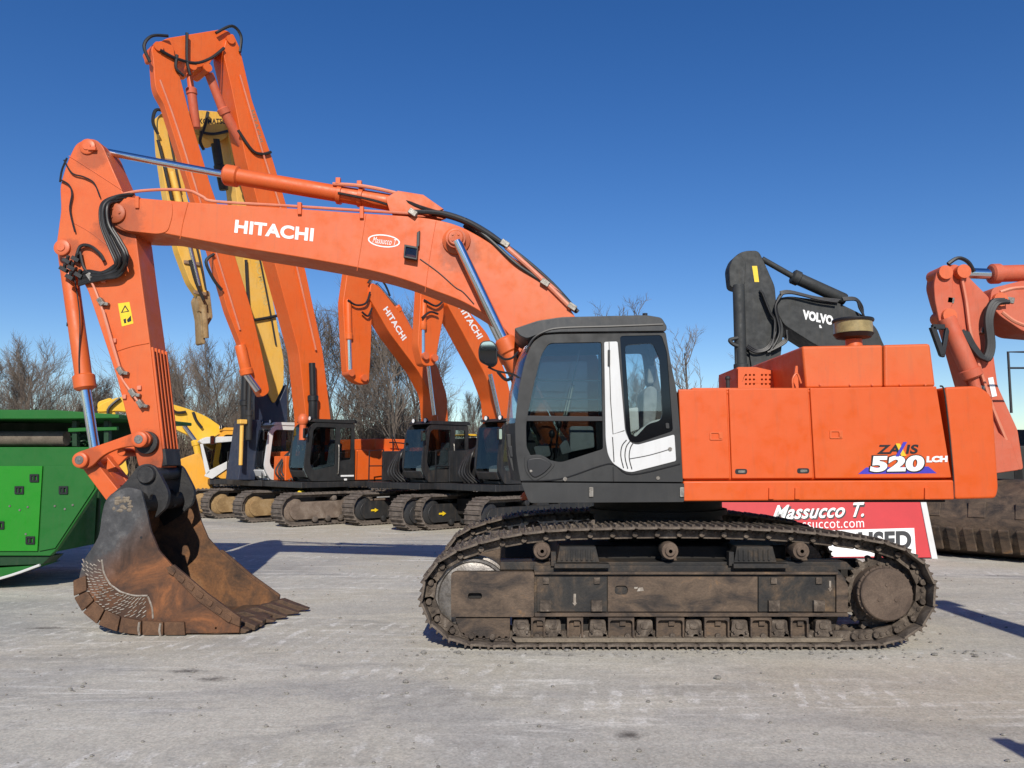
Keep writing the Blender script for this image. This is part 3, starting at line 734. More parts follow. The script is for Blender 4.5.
# ---- boom
YB = -.10; HB = .30; DB = YB - HB
top_edge = [(113, 203), (121, 197), (141, 198), (176, 201), (214, 203.5), (280, 207.5), (360, 213), (413, 216.5), (440, 220.5), (459, 226), (477, 235), (497, 247.5), (535, 272), (558, 294.5), (576, 318), (602, 368), (618, 425)]
bot_edge = [(612, 458), (600, 466), (585, 458), (558, 420), (531, 376), (508, 334), (490, 318), (463, 302), (435, 291), (405, 280), (368, 270), (313, 259.5), (237, 247), (180, 236.5), (160, 233), (138, 232.5), (124, 231), (114, 226), (110, 214)]
bo = [tuple(p)[:2] for p in catmull([Vector((x, y, 0)) for x, y in top_edge], 4)] + [tuple(p)[:2] for p in catmull([Vector((x, y, 0)) for x, y in bot_edge], 4)]
m = MB(); m.prism(poly(bo, DB), DB, YB + HB); boom = m.build('boom', M['orange_faded'], root, .014, 3)
m = MB(); m.prism(poly(rnd([(112, 207, 3), (121, 198.5, 4), (172, 201.5, 3), (173, 215, 8), (168, 232, 8), (158, 234.3, 4), (126, 231, 5), (112, 222, 5)], 4), DB), DB - .012, DB + .002)
m.build('nose_plate', M['orange_faded'], boom, .008)
m = MB()
for dx, dy, r_ in ((116.5, 214, .125),):
    a = P(dx, dy, DB); m.rev((a.x, DB - .05, a.z), (a.x, DB + .02, a.z), [(0, .02), (.0, r_ * .86), (.01, r_), (.07, r_)], 28)
    m.cyl((a.x, YB + HB - .02, a.z), (a.x, YB + HB + .05, a.z), r_, seg=24)
    for w in (R(0), R(120), R(240)): m.cyl((a.x + .06 * math.cos(w), DB - .062, a.z + .06 * math.sin(w)), (a.x + .06 * math.cos(w), DB - .05, a.z + .06 * math.sin(w)), .016, seg=6)
m.build('boom_pin', M['orange_faded'], boom)
m = MB(); a = P(456.5, 241, DB)
m.rev((a.x, DB - .16, a.z), (a.x, DB + .02, a.z), [(0, .02), (0, .085), (.01, .095), (.03, .095), (.031, .12), (.11, .12), (.13, .17), (.18, .18)], 28)
for w in (R(45), R(135), R(225), R(315)): m.cyl((a.x + .05 * math.cos(w), DB - .17, a.z + .05 * math.sin(w)), (a.x + .05 * math.cos(w), DB - .16, a.z + .05 * math.sin(w)), .014, seg=6)
m.build('cylinder_pin', M['orange_faded'], boom)
m = MB()
m.prism(poly([(405.5, 246.5), (419, 249), (418, 262), (404.5, 259.5)], DB), DB - .10, DB - .02, [poly([(407, 249), (417.5, 251), (416.5, 260), (406, 257.6)], DB)])
m.prism(poly([(417.5, 234), (420.5, 232), (420, 247), (417, 250)], DB), DB - .07, DB + .0)
lamp = m.build('work_lamp', M['black'], boom, .006)
m = MB(); m.prism(poly([(407, 249), (417.5, 251), (416.5, 260), (406, 257.6)], DB), DB - .085, DB - .08); m.build('lamp_glass', M['glass_dark'], boom)
m = MB(); m.tube([P(x, y, DB - .006) for x, y in ((420, 259), (438, 272), (455, 287), (463, 292), (474, 304))], .007, 5); m.build('lamp_cable', M['rubber'], lamp)
m = MB()
m.tube([P(x, y, DB - .003) for x, y in ((366, 214), (362, 240), (357, 271))], .004, 5); m.tube([P(x, y, DB - .003) for x, y in ((188, 203), (183, 222), (180, 239))], .005, 5); m.tube([P(x, y, DB - .003) for x, y in ((436, 221), (430, 255), (425, 292))], .004, 5)
m.build('weld_seam', M['orange_faded'], boom)
px_text('HITACHI', M['letter_white'], boom, F, DB, (234.3, 232.8), (313, 241.6), (235.6, 219.6), bold=.038)
m = MB(); cx_, cy_ = 384, 241
ell = [(cx_ + 16 * math.cos(t) , cy_ + 6.4 * math.sin(t) + 1.6 * math.cos(t)) for t in [2 * math.pi * k / 40 for k in range(40)]]
eli = [(cx_ + 14.6 * math.cos(t), cy_ + 5.2 * math.sin(t) + 1.5 * math.cos(t)) for t in [2 * math.pi * k / 40 for k in range(40)]]
m.prism(poly(ell, DB), DB - .004, DB + .002, [poly(eli, DB)]); m.build('decal', M['letter_white'], boom)
px_text('Massucco T.', M['letter_white'], boom, F, DB, (372.5, 242.8), (396.5, 245.8), (373, 236.6), bold=.0, shear=.35)

# pipes along the boom top
pm = MB()
pipe = [(124, 194), (140, 191), (168, 189.5), (190, 191), (203, 197), (216, 201.5), (290, 206), (360, 210.5), (411, 213.5)]
for k, off in enumerate((.02, .12, .46, .56)):
    pm.tube([P(x, y, DB + off) for x, y in pipe], .019, 8)
pm.tube([P(x, y, DB - .02) for x, y in ((506, 247), (530, 268), (554, 291), (571, 308))], .03, 8); pm.tube([P(x, y, DB + .1) for x, y in ((506, 246), (530, 268), (556, 291), (573, 308))], .03, 8)
pm.tube([P(x, y, DB + .5) for x, y in ((502, 243), (530, 268), (556, 291), (573, 308))], .03, 8)
pm.build('hydraulic_pipe', M['copper'], boom)
m = MB()
for x, y in ((138, 203), (300, 209), (362, 213)):
    m.prism(poly([(x - 2, y - 6), (x + 2, y - 6), (x + 2, y + 6), (x - 2, y + 6)], DB), DB - .035, DB + .03)
m.build('pipe_bracket', M['orange_faded'], boom, .006)
m = MB()
for x, y in ((413, 213), (505, 244), (572, 307), (545, 283)):
    a = P(x, y, DB - .02); m.bar(a + Vector((-.045, 0, .03)), a + Vector((.045, 0, -.03)), .09, .07)
m.build('pipe_clamp', M['zinc'], boom, .006)
m = MB()
for k in range(5):
    o = k * .11; j = random.uniform(-2, 2)
    m.tube([P(412, 212 + j * .3, DB + .02 + o), P(440, 214 + j, DB + o), P(466, 222 + j, DB - .02 + o), P(488, 235 + j * 1.5, DB + o), P(506, 246, DB + o)], .030, 8)
for k in range(4):
    j = k * 3.2
    m.tube([P(464, 219 + j, DB + .04 + .09 * k), P(490, 240 + j, DB + .0 + .1 * k), P(515, 263 + j, DB - .02 + .1 * k), P(538, 279 + j * .6, DB + .1 * k), P(562, 296 + j * .4, DB + .1 * k), P(578, 312, DB + .1 * k)], .024, 8)
m.tube([P(486, 233, YB), P(520, 256, YB), P(552, 284, YB), P(577, 312, YB)], .03, 8)
m.build('hose', M['rubber'], boom)

# arm cylinder
bb, rr = MB(), MB()
Ap = P(88, 148.5, YB); Am = P(224, 174.5, YB); Ab = P(404, 205, YB)
cylinder_ram(bb, rr, Ab, Am, Ap, .105, .046, 1.28)
ac = bb.build('arm_cylinder', M['orange_faded'], root, .004); rr.build('piston_rod', M['chrome'], ac)
m = MB()
m.tube([P(333, 184, YB - .1), P(362, 186, YB - .12), P(395, 193, YB - .1), P(430, 206, YB - .1), P(444, 213, YB - .1)], .024, 8); m.tube([P(333, 184, YB + .05), P(362, 186, YB + .05), P(400, 194, YB), P(436, 208, YB)], .022, 8)
m.build('cylinder_pipe', M['copper'], ac)
m = MB()
for x, y in ((340, 187), (361, 190)):
    a = P(x, y, YB); d = (Am - Ab).normalized(); m.cyl(a + Vector((0, 0, -.10)) - d * .03, a + Vector((0, 0, -.10)) + d * .03, .125, seg=18)
    m.bar(a + Vector((0, -.1, 0)), a + Vector((0, -.1, .08)), .06, .06)
m.prism(poly([(388, 203), (400, 196), (425, 200), (445, 214), (430, 220), (392, 216)], YB), YB - .2, YB - .15); m.prism(poly([(388, 203), (400, 196), (425, 200), (445, 214), (430, 220), (392, 216)], YB), YB + .15, YB + .2)
m.build('cylinder_bracket', M['orange_faded'], ac, .006)
m = MB(); m.tube([P(338, 193, YB - .12), P(372, 200, YB - .14), P(392, 206, YB - .12)], .016, 6); m.tube([P(395, 195, YB - .14), P(415, 205, YB - .2), P(440, 213, YB - .2)], .022, 6); m.build('hose', M['rubber'], ac)

# boom cylinders
for yc in (YB - .42, YB + .42):
    bb, rr = MB(), MB(); k = yc
    T = P(457, 241, YB - .42); Mm = P(503.5, 338, YB - .42); B = P(560, 458, YB - .42)
    T, Mm, B = [Vector((q.x, k, q.z)) for q in (T, Mm, B)]
    cylinder_ram(bb, rr, B, Mm, T, .105, .058, 1.2)
    bc = bb.build('boom_cylinder', M['orange_faded'], root, .004); rr.build('piston_rod', M['chrome'], bc)
m = MB()
for k in range(4):
    m.tube([P(508 + 2 * k, 348, YB - .45), P(517 + k, 357 + 3 * k, YB - .5), P(513 + k * 2, 375, YB - .45), P(517 + k * 2, 400, YB - .4), P(540, 440, YB - .4)], .02, 7)
m.tube([P(498, 372, YB - .3), P(507, 380, YB - .45), P(516, 372, YB - .5), P(520, 360, YB - .45)], .02, 7)
m.build('hose', M['rubber'], root)

# ---- arm
HA = .215; DA = YB - HA
ao = rnd([(88, 138.5, 9), (76, 143, 6), (67, 162, 8), (60, 186, 6), (61, 210, 6), (56.5, 243, 4), (57, 254, 5), (66, 261, 5), (78, 275, 6), (87, 288, 8), (117, 378, 8), (130, 430, 5), (138.5, 467, 4), (149, 472, 5), (161, 470, 4),
          (163, 458, 4), (150, 343, 6), (141.5, 280, 6), (136, 236, 6), (128, 205, 6), (122, 190, 8), (110, 163, 8), (103, 146, 6), (96, 139.5, 6)], 6)
m = MB(); m.prism(poly(ao, DA), DA, YB + HA); arm = m.build('arm', M['orange_faded'], root, .012, 3)
m = MB()
for x, y, r_, ex in ((88, 147, .10, .03), (63, 248, .10, .04)):
    a = P(x, y, DA); m.rev((a.x, DA - ex, a.z), (a.x, DA + .03, a.z), [(0, .01), (0, r_ * .82), (.01, r_), (ex + .03, r_)], 24)
    m.cyl((a.x, DA - ex - .012, a.z), (a.x, DA - ex, a.z), .05, seg=16)
a = P(93, 150, DA); m.bar((a.x - .04, DA - .04, a.z), (a.x + .06, DA - .04, a.z), .03, .04)
m.build('arm_pin', M['orange_cyl'], arm, .003)
m = MB()
m.tube([P(x, y, DA - .004) for x, y in ((69, 156), (85, 166), (122, 190))], .005, 5); m.tube([P(x, y, DA - .004) for x, y in ((117, 351), (133, 346), (149, 343))], .006, 5); m.tube([P(x, y, DA - .004) for x, y in ((72, 222), (90, 232), (108, 246))], .004, 5)
m.build('weld_seam', M['orange_faded'], arm)
m = MB()   # wear bars on the face towards the cab
for k in range(5):
    y = DA + .03 + k * (2 * HA - .06) / 4
    q0 = P(150.5, 347, DA); q1 = P(162, 449, DA)
    m.bar((q0.x, y, q0.z), (q1.x, y, q1.z), .03, .05, up=(1, 0, 0))
m.build('wear_bar', M['orange_faded'], arm, .006)
m = MB(); q0 = P(162, 449, DA); q1 = P(163, 466, DA); m.bar((q0.x, YB, q0.z), (q1.x + .01, YB, q1.z), 2 * HA - .02, .07, up=(1, 0, 0)); m.build('wear_end', M['bucket_dark'], arm, .01)
m = MB(); m.prism(poly([(118, 303.5), (129.5, 302), (133.5, 323.5), (122, 326.5)], DA), DA - .003, DA + .001); st = m.build('warning_sticker', M['sticker'], arm)
m = MB(); m.prism(poly([(121, 313), (125.2, 305), (129.5, 311.5)], DA), DA - .0055, DA - .0032, [poly([(122.6, 312), (125.3, 307), (128, 311)], DA)]); m.prism(poly([(123.5, 319.5), (126, 318.5), (126.5, 323), (124.5, 323.5)], DA), DA - .0055, DA - .0032); m.prism(poly([(127, 320), (131, 315.5), (131.5, 321), (128, 322.5)], DA), DA - .0055, DA - .0032); m.build('sticker_mark', M['letter_black'], arm)
m = MB(); pp = [(91, 281), (96, 292), (104, 315), (112, 345), (119, 366), (121, 377), (131, 392), (139, 403)]
m.tube([P(x, y, DA - .05) for x, y in pp], .014, 7)
m.tube([P(x, y, DA - .05) for x, y in ((103, 310), (113, 345), (121, 372))], .017, 7)
pipeo = m.build('grease_pipe', M['copper'], arm)
m = MB()
for x, y in ((91, 277), (101.5, 302), (121, 371), (133, 393), (141, 404)):
    a = P(x, y, DA - .04); m.bar(a + Vector((-.03, 0, .04)), a + Vector((.03, 0, -.04)), .07, .06); m.bar(a + Vector((.02, 0, -.02)), a + Vector((.09, 0, -.03)), .05, .04)
m.build('pipe_clamp', M['zinc'], arm, .005)
m = MB()
for x, y in ((115, 341), (140, 388), (125, 397), (104, 281)):
    m.prism(poly(rnd([(x - 2, y - 2), (x + 2, y - 2.5), (x + 2, y + 2), (x - 2, y + 2)], 1), DA), DA - .03, DA)
m.build('pipe_lug', M['copper'], arm, .004)
# hoses on the arm
m = MB()
for k in range(7):
    y0 = DB - .05 - .045 * (k % 3); s = (k - 3) * 1.25 + random.uniform(-.5, .5)
    m.tube([P(134 - k, 194 + k * .8, DB + .04), P(117 - k * .6, 196 + k, DB - .06), P(105.5 + s * .9, 206 + s * .5, y0), P(106 + s * 1.3, 224, y0), P(115 + s * 1.5, 243 - s, y0), P(122 + s * 1.7, 259 - s * .8, y0),
            P(117 + s, 271 + s * 1.2, DA - .1), P(103 + s * .3, 276 + s * .9, DA - .09), P(88, 277 + s * 1.6, DA - .05), P(79, 280 + s * 1.5, DA - .03)], .0185, 8, 6)
m.tube([P(x, y, DA - .05) for x, y in ((76, 262), (80, 247), (90, 246), (100, 254), (104, 261))], .022, 7); m.tube([P(x, y, DA - .05) for x, y in ((80, 252), (84, 268), (92, 275))], .018, 7)
m.tube([P(x, y, DA - .03) for x, y in ((64, 160), (72, 173), (84, 177), (94, 183), (100, 197))], .010, 6); m.tube([P(x, y, DA - .03) for x, y in ((61, 180), (69, 185), (72, 194), (70, 210), (75, 232))], .011, 6)
m.tube([P(x, y, DA - .02) for x, y in ((67, 158), (62, 170), (60, 182))], .012, 6)
m.build('hose', M['rubber'], arm)
m = MB()
for x, y in ((67, 261), (72, 268), (76, 259), (79, 275), (70, 277), (64, 269)):
    a = P(x, y, DA - .05); m.bar(a + Vector((-.045, 0, .02)), a + Vector((.045, 0, -.03)), .06, .05); m.cyl(a, a + Vector((.03, -.03, .06)), .022, seg=8)
m.build('hose_fitting', M['bucket_dark'], arm, .005)

# bucket cylinder, links
YC = YB
bb, rr = MB(), MB()
off = YC - DA
def nearP(x, y, dpx, yy):
    q = P(x, y, dpx); return Vector((q.x, yy, q.z))
B = P(66, 250, YC - .02); Mm = P(85.5, 390, YC - .02); T = nearP(82, 460, YB - .34, YC - .02)
cylinder_ram(bb, rr, B, Mm, T, .098, .060, 1.30)
bc = bb.build('bucket_cylinder', M['orange_faded'], root, .004); rr.build('piston_rod', M['chrome'], bc)
m = MB(); m.tube([P(72, 262, YC - .13), P(78, 300, YC - .12), P(80, 325, YC - .12), P(79, 360, YC - .125), P(80, 385, YC - .12)], .008, 6); a = P(75.5, 325, YC); m.cyl(a - Vector((-.005, 0, -.02)), a + Vector((.005, 0, -.02)), .104, seg=20)
for k in range(10):
    w = 2 * math.pi * k / 10; a = P(85.2, 386, YC); m.cyl(a + Vector((.115 * math.cos(w), .115 * math.sin(w), -.01)), a + Vector((.115 * math.cos(w), .115 * math.sin(w), .03)), .016, seg=6)
m.build('cylinder_clamp', M['bucket_dark'], bc)
m = MB(); link = rnd([(74, 460, 5), (76, 452.5, 5), (84, 450, 5), (111, 441, 14), (133, 433, 8), (146, 431, 8), (152, 439, 8), (146, 448, 7), (133, 446, 6), (118, 448.5, 10), (103, 455, 10), (92, 466.5, 6), (82, 470, 6), (75, 466, 5)], 5)
m.prism(poly(link, YB - .34), YB - .34, YB - .27)
fl = [(x, z) for x, z in poly(link, YB - .34)]
m.prism(fl, YB + .27, YB + .34)
q = P(108, 452, YB - .34); m.cyl((q.x + .12, YB - .27, q.z), (q.x + .12, YB + .27, q.z), .05, seg=14)
lk = m.build('guide_link', M['orange_faded'], root, .012, 3)
m = MB()
for x, y in ((82, 460), (141, 439.5)):
    a = P(x, y, YB - .34); m.cyl((a.x, YB - .408, a.z), (a.x, YB - .395, a.z), .052, seg=18); m.cyl((a.x, YB - .412, a.z), (a.x, YB - .407, a.z), .02, seg=10)
m.build('pin_end', M['steel'], lk, .003)
m = MB()
for x, y, r_ in ((82, 460, .092), (141, 439.5, .095)):
    a = P(x, y, YB - .34)
    for s_, yy in ((-1, YB - .34), (1, YB + .34)):
        m.rev((a.x, yy + s_ * .06, a.z), (a.x, yy - s_ * .01, a.z), [(0, .01), (0, r_ * .5), (-.001, r_ * .55), (.0, r_ * .8), (.012, r_), (.07, r_)], 26)
    m.cyl((a.x, YB - .3, a.z), (a.x, YB + .3, a.z), r_ * .7, seg=18)
m.build('link_pin', M['orange_cyl'], lk, .003)
m = MB(); a = P(141, 439.5, YB - .34); m.cyl((a.x + .03, YB - .275, a.z - .035), (a.x + .03, DA - .002, a.z - .035), .135, seg=24); m.build('link_boss', M['bucket_dark'], lk, .004)
m = MB()
bl = rnd([(76, 460, 5), (84, 451, 6), (92, 457, 5), (128, 502, 6), (118, 509, 6), (108, 503, 6)], 5)
q = poly(bl, YB - .24); m.prism(q, YB - .24, YB - .12); m.prism(q, YB + .12, YB + .24)
m.prism(poly([(98, 476), (106, 472), (116, 486), (109, 491)], YB - .2), YB - .12, YB + .12)
m.build('bucket_link', M['orange_faded'], root, .012, 3)

# ---- bucket
BF = Frame(-4.0, 9.45, 0); BW = .72
bk = bpy.data.objects.new('bucket', None)
def bpoly(pts, d=-BW): return BF.poly(pts, d)
outer = [(141, 494), (128, 491), (116, 495), (106, 503), (101.5, 518), (98.5, 538), (91, 552), (84, 563), (79, 580), (78, 597), (85, 612), (100, 624.5), (121, 632), (146, 636.5), (186, 637.2), (239, 636.5)]
outer_s = [tuple(p)[:2] for p in catmull([Vector((x, y, 0)) for x, y in outer], 4)]
front = [(240, 623), (205, 598), (172, 569.5), (158.5, 554), (150.5, 535), (146, 514)]
wall = bpoly(outer_s + front)
zmin_b = min(z for x, z in wall)
def bshift(pts): return [(x, z - zmin_b + .02) for x, z in pts]
wall = bshift(wall)
def bset(o):
    # bucket parts are built in the bucket's own frame, then carried into the machine's frame
    o.location = (BF.ox - RX, BF.oy - RY, 0); o.rotation_euler = (0, 0, BF.phi); return o
sheet_o = bshift(bpoly([p for p in outer_s if not (p[0] > 114 and p[1] < 500)]))
sheet_i = []
for i, (x, z) in enumerate(sheet_o):
    a = Vector(sheet_o[max(i - 1, 0)]); b = Vector(sheet_o[min(i + 1, len(sheet_o) - 1)]); t = (b - a).normalized(); n = Vector((-t.y, t.x))
    sheet_i.append((x + n.x * .035, z + n.y * .035))
if abs(sum(z for x, z in sheet_i) / len(sheet_i)) < 0: pass
# choose the normal that points into the bucket
cb = Vector((sum(p[0] for p in wall) / len(wall), sum(p[1] for p in wall) / len(wall)))
if (Vector(sheet_i[20]) - cb).length > (Vector(sheet_o[20]) - cb).length:
    sheet_i = [(2 * o[0] - i[0], 2 * o[1] - i[1]) for o, i in zip(sheet_o, sheet_i)]
m = MB(); m.prism(sheet_o + sheet_i[::-1], -BW + .041, BW - .041); bucket = bset(m.build('bucket', M['bucket_in'], root, .004))
def bsub(mb, name, mat, bev=.005, seg=2): return mb.build(name, mat, bucket, bev, seg)
m = MB(); m.prism(wall, -BW, -BW + .04); bsub(m, 'side_wall', M['bucket'], .008)
m = MB(); m.prism(wall, BW - .04, BW); bsub(m, 'side_wall', M['bucket_in'], .008)
# side cutting edges with cast bumps
for s_ in (-1, 1):
    m = MB(); y0 = s_ * BW
    ed = bshift(bpoly([(166, 571), (174, 568), (208, 597), (241, 621), (240, 630), (226, 624), (198, 604)]))
    m.prism(ed, y0 - .022, y0 + .022 + .0)
    for k in range(7):
        t = k / 6; x = 172 + t * 56; y = 572 + t * 47
        m.prism(bshift(bpoly(rnd([(x - 2, y - 3), (x + 5, y + 2), (x + 2, y + 7), (x - 4, y + 3)], 1.5))), y0 - .034, y0 + .034)
    bsub(m, 'side_cutter', M['wear'], .006)
# heel shrouds
heel = [(72.5, 588, 79, 575), (74, 605, 0, 0)]
hp = [(74.5, 583), (75, 600), (83.5, 615), (98.5, 627.5), (119, 635), (143, 638.6), (165, 639.4), (187, 639)]
hin = [(87, 578), (88, 594), (95, 604), (106, 613), (122, 620), (143, 624), (165, 625), (186, 625)]
for k in range(len(hp) - 1):
    a, b, c, d = Vector(hp[k]), Vector(hp[k + 1]), Vector(hin[k + 1]), Vector(hin[k])
    a2 = a.lerp(b, .04); b2 = a.lerp(b, .96); c2 = c.lerp(d, .04); d2 = c.lerp(d, .96)
    for s_ in (-1, 1):
        m = MB(); m.prism([(x, max(z, .012)) for x, z in bshift(bpoly(rnd([tuple(a2), tuple(b2), tuple(c2), tuple(d2)], 1.5)))], s_ * (BW + .035), s_ * (BW - .005)); bsub(m, 'heel_shroud', M['wear'], .008)
# weld lattice on the near wall
m = MB(); mid = [(83, 566), (85, 585), (93, 602), (107, 612), (125, 620), (148, 621)]
def onpath(t, w):
    P1 = [(82, 562), (81, 585), (88, 600), (103, 613), (124, 620), (152, 622)]; P2 = [(101, 563), (103, 577), (109, 588), (120, 596), (133, 600), (148, 600)]
    def ev(P_, t):
        u = t * (len(P_) - 1); i = min(int(u), len(P_) - 2); return Vector(P_[i]).lerp(Vector(P_[i + 1]), u - i)
    return ev(P1, t).lerp(ev(P2, t), w)
for i in range(24):
    for j in range(5):
        a = onpath((i + .15 + .3 * (j % 2)) / 25, (j + .1) / 5); b = onpath((i + .85 + .3 * (j % 2)) / 25, (j + .75) / 5)
        if random.random() < .16: continue
        a = a + Vector((random.uniform(-.5, .5), random.uniform(-.4, .4))); b = b + Vector((random.uniform(-.5, .5), random.uniform(-.4, .4)))
        (ax, az), (bx, bz) = bshift(bpoly([tuple(a), tuple(b)]))
        m.bar((ax, -BW - .003, az), (bx, -BW - .003, bz), .009, random.uniform(.006, .016), up=(0, 1, 0))
ring = [tuple(onpath(k / 12, 1.04)) for k in range(13)]
m.tube([Vector((x, -BW - .004, z)) for x, z in bshift(bpoly(ring))], .010, 6); m.tube([Vector((x, -BW - .004, z)) for x, z in bshift(bpoly([(148, 600), (152, 611), (153, 622)]))], .010, 6)
for x, y in ((141, 632), (162, 633)):
    m.tube([Vector((px_, -BW - .04, pz)) for px_, pz in bshift(bpoly([(x, y - 7), (x - 1, y), (x, y + 6)]))], .012, 6)
bsub(m, 'weld_bead', M['weld'], 0)
# floor lip, teeth
lipx, _z = bshift(bpoly([(239, 636)]))[0]
m = MB(); m.prism([(lipx - .45, .012), (lipx + .05, .012), (lipx + .07, .035), (lipx - .02, .085), (lipx - .45, .075)], -BW + .045, BW - .045); bsub(m, 'cutting_lip', M['tooth'], .008)
NT = 6
for k in range(NT):
    y = -BW + .10 + k * (2 * BW - .20) / (NT - 1)
    m = MB(); x0 = lipx - .10 + (-.30 + .31 * k / (NT - 1)) + random.uniform(-.02, .02)
    vs = []
    sec = [(x0, .0, .13, .075), (x0 + .16, .0, .16, .085), (x0 + .26, .01, .125, .075), (x0 + .44, .028, .065, .055), (x0 + .50, .032, .048, .045)]
    for x, za, zb, hw in sec: vs += [(x, y - hw, za), (x, y + hw, za), (x, y + hw, zb), (x, y - hw, zb)]
    fs = [[0, 1, 2, 3], [(len(sec) - 1) * 4 + i for i in (3, 2, 1, 0)]]
    for i in range(len(sec) - 1):
        for j in range(4): fs.append([i * 4 + j, i * 4 + (j + 1) % 4, i * 4 + 4 + (j + 1) % 4, i * 4 + 4 + j])
    m._add([(a, b, max(c, .006)) for a, b, c in vs], fs); m.cyl((x0 + .15, y - .1, .08), (x0 + .15, y + .1, .08), .02, seg=8)
    bsub(m, 'tooth', M['tooth'], .008)
m = MB(); 
for k in range(NT - 1):
    y = -BW + .10 + (k + .5) * (2 * BW - .20) / (NT - 1); m.prism([(lipx - .16, .05), (lipx + .12, .02), (lipx + .13, .07), (lipx + .02, .115), (lipx - .16, .1)], y - .07, y + .07)
bsub(m, 'lip_shroud', M['tooth'], .008)
# lugs: two ears round the arm tip
LD = -.40
ear = rnd([(137, 470, 5), (146, 466.5, 7), (155, 470, 6), (161, 481, 6), (169, 497, 6), (166, 511, 5), (154, 522, 2), (158.5, 508, 5), (155, 498, 5), (150, 498, 3), (146, 516, 4), (112, 509, 4), (106, 502, 4), (112, 497, 5), (124, 487, 6), (133, 476, 5)], 4)
m = MB(); e = BF.poly(ear, LD); e = [(x, z - zmin_b + .02) for x, z in e]
m.prism(e, LD, LD + .07); m.prism(e, -LD - .07, -LD)
bsub(m, 'lug', M['bucket_dark'], .012, 3)
m = MB()
for x, y, r_ in ((147, 478, .105), (117, 503, .085)):
    q = BF.P(x, y, LD); q.z += .02 - zmin_b
    m.cyl((q.x, LD - .03, q.z), (q.x, -LD + .03, q.z), r_ * .8, seg=20)
    for s_ in (-1, 1): m.rev((q.x, s_ * (-LD + .05), q.z), (q.x, s_ * (-LD - .05), q.z), [(0, .01), (0, r_ * .9), (.015, r_), (.1, r_)], 24)
bsub(m, 'bucket_pin', M['bucket_dark'], .004)
(ax, az), = bshift(bpoly([(124, 507)])); m = MB(); m.cyl((ax, -BW + .03, az), (ax, BW - .03, az), .13, seg=24); bsub(m, 'torque_tube', M['under'], 0)
m = MB(); q = bshift(bpoly([(104, 506), (124, 497), (140, 508), (136, 522), (108, 540), (102, 528)])); m.prism(q, -BW + .042, -BW + .06); m.prism(q, BW - .06, BW - .042); bsub(m, 'inner_gusset', M['under'], .004)
m = MB()
for k in range(26):
    x = 122 + random.uniform(-9, 9); y = 509 + random.uniform(-8, 6); (ax, az), = bshift(bpoly([(x, y)])); m.ball((ax, -BW - .001, az), random.uniform(.012, .035), .006, random.uniform(.01, .022), 8, 5)
bsub(m, 'dried_mud', M['rail'], 0)
(ax, az), = bshift(bpoly([(141, 541)])); m = MB(); m.cyl((ax, -BW - .002, az), (ax, -BW + .01, az), .014, seg=10); bsub(m, 'wall_hole', M['letter_black'], 0)

# ================================================================== BACKGROUND EXCAVATORS
def ring_track(L, H, w, shoes=44):
    r = H / 2; pts = []
    per = 2 * (L - H) + math.pi * H
    def at(s):
        s %= per; a = L - H
        if s < a: return Vector((-a / 2 + s, 0)), Vector((1, 0)), Vector((0, -1))
        s -= a
        if s < math.pi * r: t = -math.pi / 2 + s / r; return Vector((a / 2 + r * math.cos(t), r + r * math.sin(t))), Vector((-math.sin(t), math.cos(t))), Vector((math.cos(t), math.sin(t)))
        s -= math.pi * r
        if s < a: return Vector((a / 2 - s, H)), Vector((-1, 0)), Vector((0, 1))
        s -= a; t = math.pi / 2 + s / r
        return Vector((-a / 2 + r * math.cos(t), r + r * math.sin(t))), Vector((-math.sin(t), math.cos(t))), Vector((math.cos(t), math.sin(t)))
    mb = MB(); pt = per / shoes
    for k in range(shoes):
        p, t, n = at(k * pt); q = []
        for u, v in ((-.47, -.03), (.47, -.03), (.47, .0), (.32, .0), (.30, .035), (.22, .035), (.2, .0), (-.25, .0), (-.27, .03), (-.33, .03), (-.35, 0), (-.47, 0)):
            c = p + t * u * pt + n * (v - .035); q.append((c.x, c.y))
        mb.prism(q, -w / 2, w / 2)
    n = 60
    inner = []; outr = []
    for k in range(n):
        p, t, nn = at(k * per / n); outr.append(tuple(p - nn * .062)); inner.append(tuple(p - nn * .15))
    mb.prism(outr, -.14, .14, [inner])
    return mb

